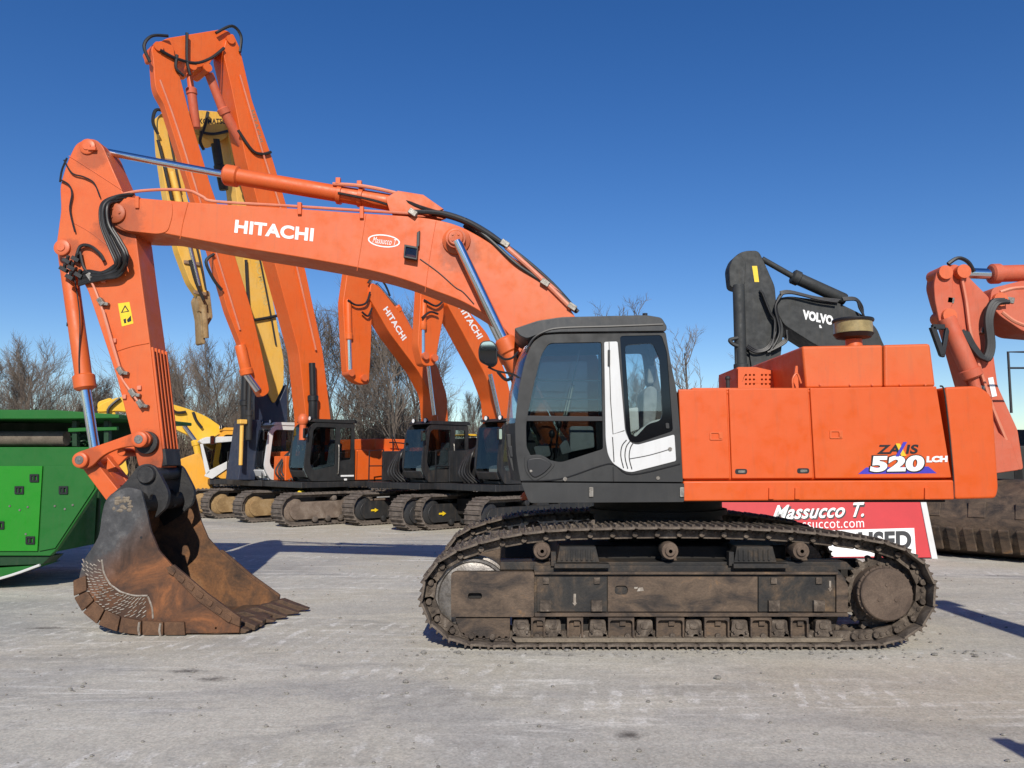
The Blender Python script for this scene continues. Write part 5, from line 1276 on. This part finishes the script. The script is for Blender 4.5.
# ================================================================== GREEN SCREENING PLANT
M['green'] = paint('green_paint', (.004, .108, .008), (.007, .120, .012), dirt=(.05, .09, .03), dirt_amt=.22, chips=.2, rough=.5)
M['green_light'] = paint('bright_green_door', (.006, .205, .002), (.008, .21, .004), dirt=(.06, .12, .03), dirt_amt=.2, chips=.2, rough=.5)
M['green_dark'] = paint('dark_green_frame', (.005, .035, .008), (.007, .042, .012), dirt_amt=.15)
M['belt'] = rusty('conveyor_belt', [(.09, .07, .055), (.16, .13, .10), (.21, .175, .14)], 4, .9, 0)
GX, GY = -9.3, 12.9
gr = empty('screening_plant', (GX, GY, 0)); tag(gr, 'green mobile screening plant with hatches and a belt drum, left edge behind the bucket', 'screening plant')
GFm = Frame(GX, GY); D0 = -1.2
m = MB(); m.prism(GFm.poly([(-180, 447), (92, 447), (98, 462), (98, 488), (57, 549), (50, 556), (-180, 556)], D0), D0, D0 + .10); m.prism(GFm.poly([(-180, 447), (40, 447), (36, 556), (-180, 556)], D0), D0 + .10, 1.2); gb = m.build('body', M['green'], gr, .015)
m = MB(); m.prism(GFm.poly([(-60, 466), (43.5, 466), (38.5, 551), (-60, 551)], D0), D0 - .03, D0 - .002); gd = m.build('door', M['green_light'], gr, .006)
m = MB(); m.prism(GFm.poly([(45, 466), (96, 466), (95.5, 488), (56, 548), (40, 551)], D0), D0 - .028, D0 - .002); m.build('door', M['green'], gr, .006)
m = MB(); m.prism(GFm.poly([(-180, 409.5), (60, 410.5), (124, 415), (124, 418.8), (60, 419.5), (-180, 419.5)], D0), D0 - .15, 1.3); m.build('roof_beam', M['green'], gr, .015)
m = MB(); m.prism(GFm.poly([(-180, 420), (124, 420), (124, 446.5), (-180, 446.5)], D0 + .6), .0, .05); m.box(*[GFm.W(-180, 440, .3)[0], GFm.W(124, 440, .3)[0]], .06, 1.1, 2.0, 2.6)
for x in (-120, -40, 68, 100): m.prism(GFm.poly([(x, 420), (x + 5, 420), (x + 5, 446.5), (x, 446.5)], D0), D0 + .1, D0 + .2)
m.build('inner_frame', M['green_dark'], gr, .01)
m = MB(); m.prism(GFm.poly([(66, 428), (115, 426), (115, 430), (66, 432)], D0), D0 + .05, D0 + .12); m.build('ledge', M['green'], gr, .01)
q0, q1 = GFm.P(-180, 438.5, D0 + .35), GFm.P(67, 438.5, D0 + .35)
m = MB(); m.cyl(q0, q1, .115, seg=24); m.build('belt_drum', M['belt'], gr, .01)
for k in range(3):
    m = MB(); q = GFm.P(74 + k * 8, 445, D0 + .25)
    m.tube([q + Vector((.05 * math.cos(t), .05 * math.sin(t), .012 * t)) for t in [i * .8 for i in range(32)]], .012, 5, 2); m.build('spring', M['green_dark'], gr)
for x, y in ((36, 478), (21, 490), (65, 490), (1.5, 525), (32, 540)):
    m = MB(); m.prism(GFm.poly(rnd([(x - 4.5, y - 4), (x + 4.5, y - 4), (x + 4.5, y + 4), (x - 4.5, y + 4)], .8), D0), D0 - .05, D0 - .031, [GFm.poly([(x - 2.5, y - 2.2), (x + 2.5, y - 2.2), (x + 2.5, y + 2.2), (x - 2.5, y + 2.2)], D0)])
    m.prism(GFm.poly([(x - 1, y - 2), (x + 1, y - 2), (x + 1, y + 2), (x - 1, y + 2)], D0), D0 - .06, D0 - .032); m.build('hatch_lock', M['black'], gr, .003)
m = MB()
for x, y in ((10, 506), (20, 510), (28, 507), (55, 506), (65, 509), (73, 505), (26, 534)): q = GFm.P(x, y, D0 - .03); m.cyl(q, q + Vector((0, -.01, 0)), .016, seg=8)
m.build('bolt', M['zinc'], gr)
m = MB(); m.prism(GFm.poly([(-180, 556.5), (49, 556.5), (40, 565), (-180, 572)], D0), D0 + .05, -.8); m.build('chassis', M['green_dark'], gr, .01)
m = MB(); m.prism(GFm.poly([(-180, 572.3), (-60, 572), (38, 565.5), (0, 578), (-60, 590), (-180, 590)], D0), D0 + .02, -.6); m.build('chute', M['green'], gr, .008)
m = MB(); m.tube([GFm.P(40, 565, D0), GFm.P(0, 578.5, D0), GFm.P(-70, 594, D0)], .02, 6); m.build('chute_edge', M['white'], gr)
for s_ in (-1, 1):
    t = ring_track(3.2, .8, .45, 32).build('track', M['far_track'], gr); t.location = (-.9, s_ * .75, 0)
    m = MB(); m.prism(rnd([(-1.3, .15), (1.3, .15), (1.3, .62), (-1.3, .62)], .2), -.17, .17); m.build('track_frame', M['far_black'], t, .01)
m = MB(); q = GFm.P(99.5, 485, .2); m.cyl((q.x, .2, .02), (q.x, .2, q.z + .3), .035, seg=10); m.cyl((q.x, .2, .004), (q.x, .2, .03), .12, seg=14); m.build('support_leg', M['green_dark'], gr)

# ================================================================== SIGN
M['sign_red'] = plain('red_sign_board', (.50, .022, .028), .6, 0, .07, 3)
g0 = ground(830, 559); SY = g0.y
lean = R(16)
sg = empty('sign_board', (g0.x, SY, 0)); tag(sg, 'red leaning advertising board with white script and a black on white word, behind the tracks', 'sign')
sn = Vector((0, -math.cos(lean), math.sin(lean))); su = Vector((1, 0, 0)); sv = Vector((0, math.sin(lean), math.cos(lean)))
def S(px, py, h=0.0):
    r = ray(px, py); o = Vector((0, 0, CAMH)); p0 = Vector((g0.x, SY, 0))
    t = (p0 - o).dot(sn) / r.dot(sn); p = o + r * t - p0
    return (p.dot(su), p.dot(sv))
def splate(pts, h0, h1, name, mat, bev=0, uv=None):
    q = uv or [S(*p) for p in pts]; mb = MB(); n = len(q); vs = []
    for h in (h0, h1): vs += [su * a + sv * b + sn * h for a, b in q]
    mb._add(vs, [list(range(n)), list(range(2 * n - 1, n - 1, -1))] + [[i, (i + 1) % n, (i + 1) % n + n, i + n] for i in range(n)])
    return mb.build(name, mat, sg, bev)
uL, _ = S(720, 545); uR, _ = S(937, 557); VT = S(830, 488)[1]
splate(None, -.03, 0, 'panel', M['sign_red'], .003, [(uL, .03), (uR - .12, .03), (uR - .12, VT), (uL, VT)])
splate(None, -.04, .02, 'frame', M['white'], .006, [(uR - .117, .0), (uR, .0), (uR, VT + .04), (uR - .117, VT + .04)])
splate(None, -.035, .012, 'frame', M['white'], .006, [(uL - .1, VT + .003), (uR - .119, VT + .003), (uR - .119, VT + .04), (uL - .1, VT + .04)])
splate([(800, 531), (914, 528), (916, 556), (800, 557)], .001, .005, 'word_panel', M['letter_white'])
def stext(body, mat, bl, br, tl, **kw):
    a, b, c = [su * q[0] + sv * q[1] for q in (S(*bl), S(*br), S(*tl))]
    return lettering(body, mat, sg, a, b - a, c - a, sn, **kw)
stext('Massucco T.', M['letter_black'], (773.5, 521.2), (865, 518), (774.5, 507), bold=.04, shear=.35, lift=.001, depth=.003)
stext('Massucco T.', M['letter_white'], (772, 519.9), (864, 516.7), (773, 505.4), bold=.02, shear=.35, lift=.006)
stext('massuccot.com', M['letter_white'], (788, 529.2), (864, 527.4), (788, 521.6), bold=-.005, lift=.004)
stext('USED', M['letter_black'], (858, 551), (911.5, 549.5), (858, 532), bold=.05, lift=.006)
m = MB()
for u in (uL + .2, uR - .2): a = su * u + sv * (VT - .05) - sn * .05; m.bar(a, Vector((a.x, a.y + .9, .02)), .06, .05)
m.build('prop', M['black'], sg)

# ================================================================== unseen shapes added to cast the shadows on the yard's right side
m = MB(); ct = empty('shadow_block', (6.50, .27, 0)); tag(ct, 'unseen grey block added beside the camera to cast a shadow on the yard', 'shadow_caster')  # added out of view; its top corner casts the near right shadow
m.box(-3.0, 3.0, -1.22, 1.22, .15, 2.6)
for k in range(28): x = -2.9 + k * .21; m.box(x, x + .1, 1.222, 1.25, .25, 2.5); m.box(x, x + .1, -1.25, -1.222, .25, 2.5)
m.build('shell', M['charcoal'], ct, .02)
m = MB()
for x in (-3.0, 2.86):
    for y in (-1.26, 1.12): m.box(x, x + .14, y, y + .14, 0, 2.64)
m.build('corner_post', M['charcoal'], ct, .01)
mt = empty('shadow_mast', (6.05, 2.95, 0)); tag(mt, 'unseen tapered upright added on the right to cast a narrowing shadow band', 'shadow_post')  # added out of view; shaped to cast the tapering shadow, real caster unknown
m = MB(); m._add([(-.42, -.3, 0), (.42, -.3, 0), (.42, .3, 0), (-.42, .3, 0), (-.16, -.15, 4.9), (.16, -.15, 4.9), (.16, .15, 4.9), (-.16, .15, 4.9)], [[3, 2, 1, 0], [4, 5, 6, 7], [0, 1, 5, 4], [1, 2, 6, 5], [2, 3, 7, 6], [3, 0, 4, 7]]); m.build('post', M['orange_far'], mt, .02)
m = MB(); m.box(-.3, .3, -.1, .1, 4.91, 5.1); m.build('mast_top', M['charcoal'], mt, .02)

# ================================================================== GROUND
def ground_mat():
    m, nt, b = new_mat('dusty_concrete'); 
    tc = N(nt, 'ShaderNodeTexCoord'); v = tc.outputs['Object']
    def vm(scale, rot=0):
        mp = N(nt, 'ShaderNodeMapping'); mp.inputs['Scale'].default_value = scale; mp.inputs['Rotation'].default_value = (0, 0, R(rot)); nt.links.new(v, mp.inputs['Vector']); return mp.outputs['Vector']
    big = noise(nt, v, .16, 7, .62, .9)
    c = ramp(nt, big, [(.34, (.33, .315, .285)), (.5, (.425, .405, .358)), (.64, (.52, .492, .42))])
    p1 = ramp(nt, noise(nt, vm((.45, 1.3, 1), 6), .42, 8, .70, 1.4), [(.44, 0.0), (.58, 1.0)])
    c = mix(nt, p1, c, (.52, .488, .41))
    p2 = ramp(nt, noise(nt, vm((.5, 1.6, 1), -9), .55, 9, .72, 1.2), [(.52, 0.0), (.68, .85)])
    c = mix(nt, p2, c, (.27, .26, .242))
    warm = ramp(nt, noise(nt, vm((.5, .9, 1), 20), .19, 6, .65, .8), [(.46, 0.0), (.62, .8)])
    c = mix(nt, warm, c, (.47, .425, .325))
    # pale chalky scuffs dragged by tracks
    sc = ramp(nt, noise(nt, vm((.35, 2.6, 1), 10), 1.9, 9, .80, .8), [(.52, 0.0), (.64, .95)])
    msk = ramp(nt, noise(nt, vm((.3, .9, 1), 3), .5, 4, .6, .6), [(.44, 0.0), (.60, 1.0)])
    sc = mix(nt, 1.0, sc, msk, 'MULTIPLY')
    c = mix(nt, sc, c, (.74, .715, .64))
    w = N(nt, 'ShaderNodeTexWave'); w.inputs['Scale'].default_value = 1.7; w.inputs['Distortion'].default_value = 9; w.inputs['Detail'].default_value = 6; w.inputs['Detail Scale'].default_value = 1.2; w.inputs['Detail Roughness'].default_value = .75
    nt.links.new(vm((1, .4, 1), 28), w.inputs['Vector'])
    band = ramp(nt, noise(nt, vm((.12, .9, 1), -5), 1.0, 5, .65, .8), [(.50, 0.0), (.60, 1.0)])
    brk = ramp(nt, noise(nt, v, 3.1, 8, .8), [(.48, 0.0), (.60, 1.0)])
    k1 = mix(nt, 1.0, band, ramp(nt, w.outputs['Fac'], [(.60, 0.0), (.80, .8)]), 'MULTIPLY'); k1 = mix(nt, 1.0, k1, brk, 'MULTIPLY')
    c = mix(nt, k1, c, (.74, .72, .66))
    # damp and oil spots, fine cracks
    vo = N(nt, 'ShaderNodeTexVoronoi'); vo.inputs['Scale'].default_value = .38; nt.links.new(vm((1, 1, 1)), vo.inputs['Vector'])
    ns = noise(nt, v, 5, 6, .75); ad = N(nt, 'ShaderNodeMath', operation='MULTIPLY_ADD'); nt.links.new(ns, ad.inputs[0]); ad.inputs[1].default_value = .26; nt.links.new(vo.outputs['Distance'], ad.inputs[2])
    c = mix(nt, ramp(nt, ad.outputs[0], [(.165, .8), (.215, 0.0)]), c, (.13, .12, .11))
    for (px_, py_, rx_, ry_) in ((188, 671, .24, .10), (214, 679, .22, .12), (628, 735, .16, .14), (46, 628, .30, .10), (700, 690, .9, .35)):
        g = ground(px_, py_); mp = N(nt, 'ShaderNodeMapping'); mp.inputs['Location'].default_value = (-g.x / rx_, -g.y / ry_, 0); mp.inputs['Scale'].default_value = (1 / rx_, 1 / ry_, 1); nt.links.new(v, mp.inputs['Vector'])
        ln = N(nt, 'ShaderNodeVectorMath', operation='LENGTH'); nt.links.new(mp.outputs['Vector'], ln.inputs[0])
        na = N(nt, 'ShaderNodeMath', operation='MULTIPLY_ADD'); nt.links.new(noise(nt, v, 9, 7, .8), na.inputs[0]); na.inputs[1].default_value = 2.4; nt.links.new(ln.outputs['Value'], na.inputs[2])
        big_ = rx_ > .5
        c = mix(nt, ramp(nt, na.outputs[0], [(.0, 0.0), (1.0, 0.0)]) if False else (lambda mr: mr.outputs[0])(( lambda mr: (nt.links.new(na.outputs[0], mr.inputs[0]), mr.inputs[1].__setattr__('default_value', 1.25), mr.inputs[2].__setattr__('default_value', 2.0), mr.inputs[3].__setattr__('default_value', .35 if big_ else .9), mr.inputs[4].__setattr__('default_value', 0.0), mr)[-1])(N(nt, 'ShaderNodeMapRange'))), c, (.20, .185, .165) if big_ else (.085, .075, .065))
    med = ramp(nt, noise(nt, v, 7, 8, .8), [(.28, .70), (.5, 1.0), (.72, 1.22)])
    c = mix(nt, .55, c, med, 'MULTIPLY')
    vg = N(nt, 'ShaderNodeTexVoronoi'); vg.inputs['Scale'].default_value = 62; nt.links.new(v, vg.inputs['Vector'])
    grit = ramp(nt, vg.outputs['Color'], [(.15, .62), (.5, 1.0), (.9, 1.32)])
    c = mix(nt, .38, c, grit, 'MULTIPLY')
    fine = ramp(nt, noise(nt, v, 34, 6, .85), [(.28, .55), (.5, 1.0), (.74, 1.4)])
    c = mix(nt, .55, c, fine, 'MULTIPLY')
    nt.links.new(c, b.inputs['Base Color']); b.inputs['Roughness'].default_value = .92; b.inputs['Specular IOR Level'].default_value = .2
    h = noise(nt, v, 30, 8, .75); bump(nt, b, h, .22, .015)
    return m
m = MB(); 
nx = 80
m._add([(-900, -60, 0), (900, -60, 0), (900, 1500, 0), (-900, 1500, 0)], [[0, 1, 2, 3]])
gnd = m.build('ground', ground_mat()); tag(gnd, 'dusty grey concrete yard scuffed by tracks', 'ground', kind='structure')
wh = empty('reflected_building', (0, -42, 0)); tag(wh, 'unseen building added behind the camera for the cab glass and mirror to reflect', 'reflected_building')  # added out of view to give the cab glass and mirror a dark reflection
m = MB(); m.box(-45, 45, -8, 0, 0, 5.2); m.build('wall', M['letter_grey'], wh, .02)
m = MB(); m.prism([(-45.6, 5.21), (45.6, 5.21), (45.6, 5.6), (-45.6, 5.6)], -8.4, .5); m.build('roof', M['charcoal'], wh, .02)
for k in range(5):
    m = MB(); m.box(-34 + k * 15, -28.5 + k * 15, .004, .06, 0, 4.2); m.build('door', M['roof_grey'], wh)
M['stone'] = rusty('loose_stone', [(.13, .12, .11), (.24, .225, .20), (.36, .34, .31)], 8, .9, 0)
st = MB()
for k in range(1300):
    y = 3.8 + 22 * random.random() ** 1.9; x = random.uniform(-.8, .8) * y
    s_ = .004 + .016 * random.random() ** 2.2; s_ *= (1 if random.random() < .97 else 1.9)
    st.ball((x, y, s_ * .4), s_, s_ * random.uniform(.6, 1), s_ * .65, 6, 4)
for k in range(260):
    x = random.uniform(-1.2, 4.8); y = random.choice((random.gauss(7.95, .12), random.gauss(8.75, .25))); q_ = random.uniform(.006, .022) * (1 if k % 9 else 1.6)
    st.ball((x, y, q_ * .35), q_, q_ * .8, q_ * .55, 6, 4)
so = st.build('gravel', M['stone']); tag(so, 'loose grey stones scattered over the concrete yard', 'gravel', kind='stuff')
M['bark'] = rusty('winter_bark', [(.055, .044, .036), (.105, .086, .070), (.165, .138, .115)], 3, .95, 0)
M['twig'] = rusty('winter_twigs', [(.11, .085, .068), (.17, .135, .108), (.23, .19, .155)], .6, .95, 0, bs=0)
# ================================================================== TREES
def make_tree(seed, h, limbs=7, spread=.55, dens=1.0):
    rg = random.Random(seed); tr, cr = MB(), MB()
    def branch(mb, p, d, L, r, segs, sides, up):
        pts = [p.copy()]; q = p.copy(); dd = d.copy()
        for i in range(segs):
            dd = (dd + Vector((rg.uniform(-.14, .14), rg.uniform(-.14, .14), rg.uniform(-.06, .12) + up))).normalized()
            q = q + dd * (L / segs); pts.append(q.copy())
        vs = []; fs = []
        a = dd.orthogonal().normalized(); b_ = dd.cross(a)
        for i, pt in enumerate(pts):
            rr = r * (1 - .75 * i / segs)
            for k in range(sides): w = 2 * math.pi * k / sides; vs.append(pt + (a * math.cos(w) + b_ * math.sin(w)) * rr)
        for i in range(segs):
            for k in range(sides): k2 = (k + 1) % sides; fs.append([i * sides + k, i * sides + k2, (i + 1) * sides + k2, (i + 1) * sides + k])
        mb._add(vs, fs); return pts
    def along(pts, t):
        u = t * (len(pts) - 1); i = min(int(u), len(pts) - 2); return pts[i].lerp(pts[i + 1], u - i), (pts[i + 1] - pts[i]).normalized()
    def side(d, ang):
        o = d.orthogonal().normalized(); w = rg.uniform(0, 2 * math.pi); o = o * math.cos(w) + d.cross(o) * math.sin(w)
        return (d * math.cos(ang) + o * math.sin(ang)).normalized()
    tp = branch(tr, Vector((0, 0, -.05)), Vector((rg.uniform(-.05, .05), rg.uniform(-.05, .05), 1)), h * .86, h * .013, 8, 6, .08)
    for i in range(limbs):
        t = .16 + .82 * (i + rg.random()) / limbs; p, d = along(tp, t)
        L = h * spread * (1.05 - .7 * t) * rg.uniform(.75, 1.2)
        lp = branch(tr, p, side(d, R(rg.uniform(25, 52))), L, h * .0058 * (1.2 - .7 * t), 6, 4, .10)
        nb = max(3, int(8 * dens))
        for j in range(nb):
            p2, d2 = along(lp, .12 + .86 * (j + rg.random()) / nb); L2 = L * rg.uniform(.3, .55)
            bp = branch(cr, p2, side(d2, R(rg.uniform(20, 50))), L2, h * .0022, 4, 3, .10)
            nk = max(3, int(7 * dens))
            for k in range(nk):
                p3, d3 = along(bp, .12 + .86 * (k + rg.random()) / nk); L3 = L2 * rg.uniform(.35, .65)
                sp = branch(cr, p3, side(d3, R(rg.uniform(15, 48))), L3, h * .0012, 3, 3, .08)
                for l in range(max(2, int(5 * dens))):
                    p4, d4 = along(sp, .1 + .88 * (l + rg.random()) / 5)
                    branch(cr, p4, side(d4, R(rg.uniform(15, 45))), L3 * rg.uniform(.4, .9), h * .0008, 2, 3, .06)
    return tr, cr
protos = []
for i, (sd, lb, sp, dn) in enumerate(((3, 14, .46, 1.2), (11, 13, .54, 1.2), (23, 13, .58, 1.2), (31, 15, .44, 1.2), (47, 9, .46, .72))):
    tr, cr = make_tree(sd, 10.0, lb, sp, dn)
    tm = tr.build('trunk', M['bark']); cm = cr.build('crown', M['twig'])
    protos.append((tm, cm))
first = [True] * 5
G_T = 'bare trees along the back of the yard'
def tree(px, top, Y, kind, label, wide=1.0):
    r = ray(px, top); t = Y / r.y; z = CAMH + r.z * t; s = z / 10.1
    e = empty('bare_tree', (r.x * t, Y, 0), random.uniform(0, 6.28)); e.scale = (s * wide, s * wide, s)
    tm, cm = protos[kind]
    if first[kind]: a, b = tm, cm; first[kind] = False
    else:
        a, b = tm.copy(), cm.copy(); COL.objects.link(a); COL.objects.link(b)
    a.parent = e; b.parent = e
    tag(e, label, 'tree', G_T)
TREES = [
    (-14, 362, 44, 0, 'bare tree cut by the left edge of the photo'), (14, 366, 50, 1, 'short bare tree above the left end of the green plant'), (40, 350, 46, 2, 'tallest bare tree above the green plant'),
    (66, 372, 52, 3, 'low bare tree left of the foreground bucket cylinder'), (98, 388, 55, 0, 'low bare tree seen between bucket cylinder and arm'),
    (178, 345, 46, 1, 'bare tree just right of the foreground arm'), (204, 338, 50, 3, 'tall bare tree under the hanging demolition tool'), (228, 350, 44, 2, 'bare tree left of the long orange stick'),
    (250, 372, 56, 0, 'bare tree behind the pale yellow boom'), (292, 330, 48, 2, 'bare tree between the yellow boom and the tall orange boom'),
    (336, 312, 46, 3, 'bare tree right of the tall orange boom'), (366, 330, 54, 0, 'bare tree behind the hanging orange arm'), (398, 282, 46, 1, 'tallest bare tree, between the two folded orange arms'),
    (425, 322, 50, 2, 'bare tree behind the second folded orange arm'), (452, 385, 60, 3, 'small distant bare tree left of the foreground boom cylinder'), (480, 392, 62, 0, 'smallest distant bare tree, just left of the foreground cab'),
    (603, 294, 44, 4, 'bare tree whose top twigs rise over the cab roof'), (676, 322, 44, 4, 'thin bare tree behind the rear corner of the foreground cab'), (745, 352, 46, 4, 'thin sapling-like bare tree beside the dark grey arm'),
    (560, 380, 60, 1, 'bare tree seen through the cab windows'), (640, 372, 58, 0, 'bare tree seen through the rear cab window')]
for a in TREES: tree(*a)
# brush along the boundary
rg = random.Random(5); br = MB()
for k in range(26000):
    tall = k > 7000
    x = rg.uniform(-66, 4 if tall else 60); y = rg.uniform(58, 74) if tall else rg.uniform(46, 60)
    h = rg.uniform(2.2, 7.2) * (.8 + .25 * math.sin(x * .5) + .12 * math.sin(x * 1.7)) if tall else rg.uniform(.8, 3.4) * (1 + .3 * math.sin(x * .35))
    if x > -6 and tall: h *= .6
    a = Vector((x, y, 0)); d = Vector((rg.uniform(-.3, .3), rg.uniform(-.3, .3), 1))
    q = a + d * h; w_ = rg.uniform(.02, .055) if tall else rg.uniform(.015, .035); u = Vector((w_, w_ * .5, 0)); mid = a + d * h * .5 + Vector((rg.uniform(-.2, .2), 0, 0))
    br._add([a - u, a + u, mid + u * .8, mid - u * .8, q], [[0, 1, 2, 3], [3, 2, 4]])
    for _ in range(3):
        t = rg.uniform(.35, .95); p = a + d * h * t; e_ = p + Vector((rg.uniform(-.5, .5), rg.uniform(-.4, .4), rg.uniform(.3, .9))) * (h * .25)
        u2 = u * .5; br._add([p - u2, p + u2, e_], [[0, 1, 2]])
M['brush'] = rusty('dry_brush', [(.06, .045, .034), (.11, .083, .06), (.16, .125, .09)], .3, .95, 0, bs=0)
bo3 = br.build('undergrowth', M['brush']); tag(bo3, 'brown winter undergrowth at the foot of the bare trees', 'undergrowth', kind='stuff')

# ================================================================== LIGHT
EL, AZ = 33.0, 2.5          # sun behind the camera, slightly to its right
sd = bpy.data.lights.new('sun', 'SUN'); sd.energy = 5.0; sd.angle = R(.5); sd.color = (1.0, .94, .84)
so = bpy.data.objects.new('sun', sd); COL.objects.link(so)
dirv = Vector((-math.sin(R(AZ)) * math.cos(R(EL)), math.cos(R(AZ)) * math.cos(R(EL)), -math.sin(R(EL))))
so.rotation_euler = dirv.to_track_quat('-Z', 'Y').to_euler(); so.location = (3, -10, 20)
wd = bpy.data.worlds.new('World'); scene.world = wd; wd.use_nodes = True
nt = wd.node_tree; bg = nt.nodes['Background']
sky = nt.nodes.new('ShaderNodeTexSky'); sky.sky_type = 'NISHITA'; sky.sun_disc = False
sky.sun_elevation = R(EL); sky.sun_rotation = R(180 - AZ); sky.altitude = 250; sky.air_density = 1.0; sky.dust_density = .0; sky.ozone_density = 3.0
hs = nt.nodes.new('ShaderNodeHueSaturation'); hs.inputs['Hue'].default_value = .512; hs.inputs['Saturation'].default_value = 1.30; hs.inputs['Value'].default_value = 1.0
nt.links.new(sky.outputs[0], hs.inputs['Color']); nt.links.new(hs.outputs[0], bg.inputs[0]); bg.inputs[1].default_value = .115
vs = scene.view_settings; vs.view_transform = 'Standard'; vs.look = 'None'; vs.exposure = -.06; vs.gamma = 1.0
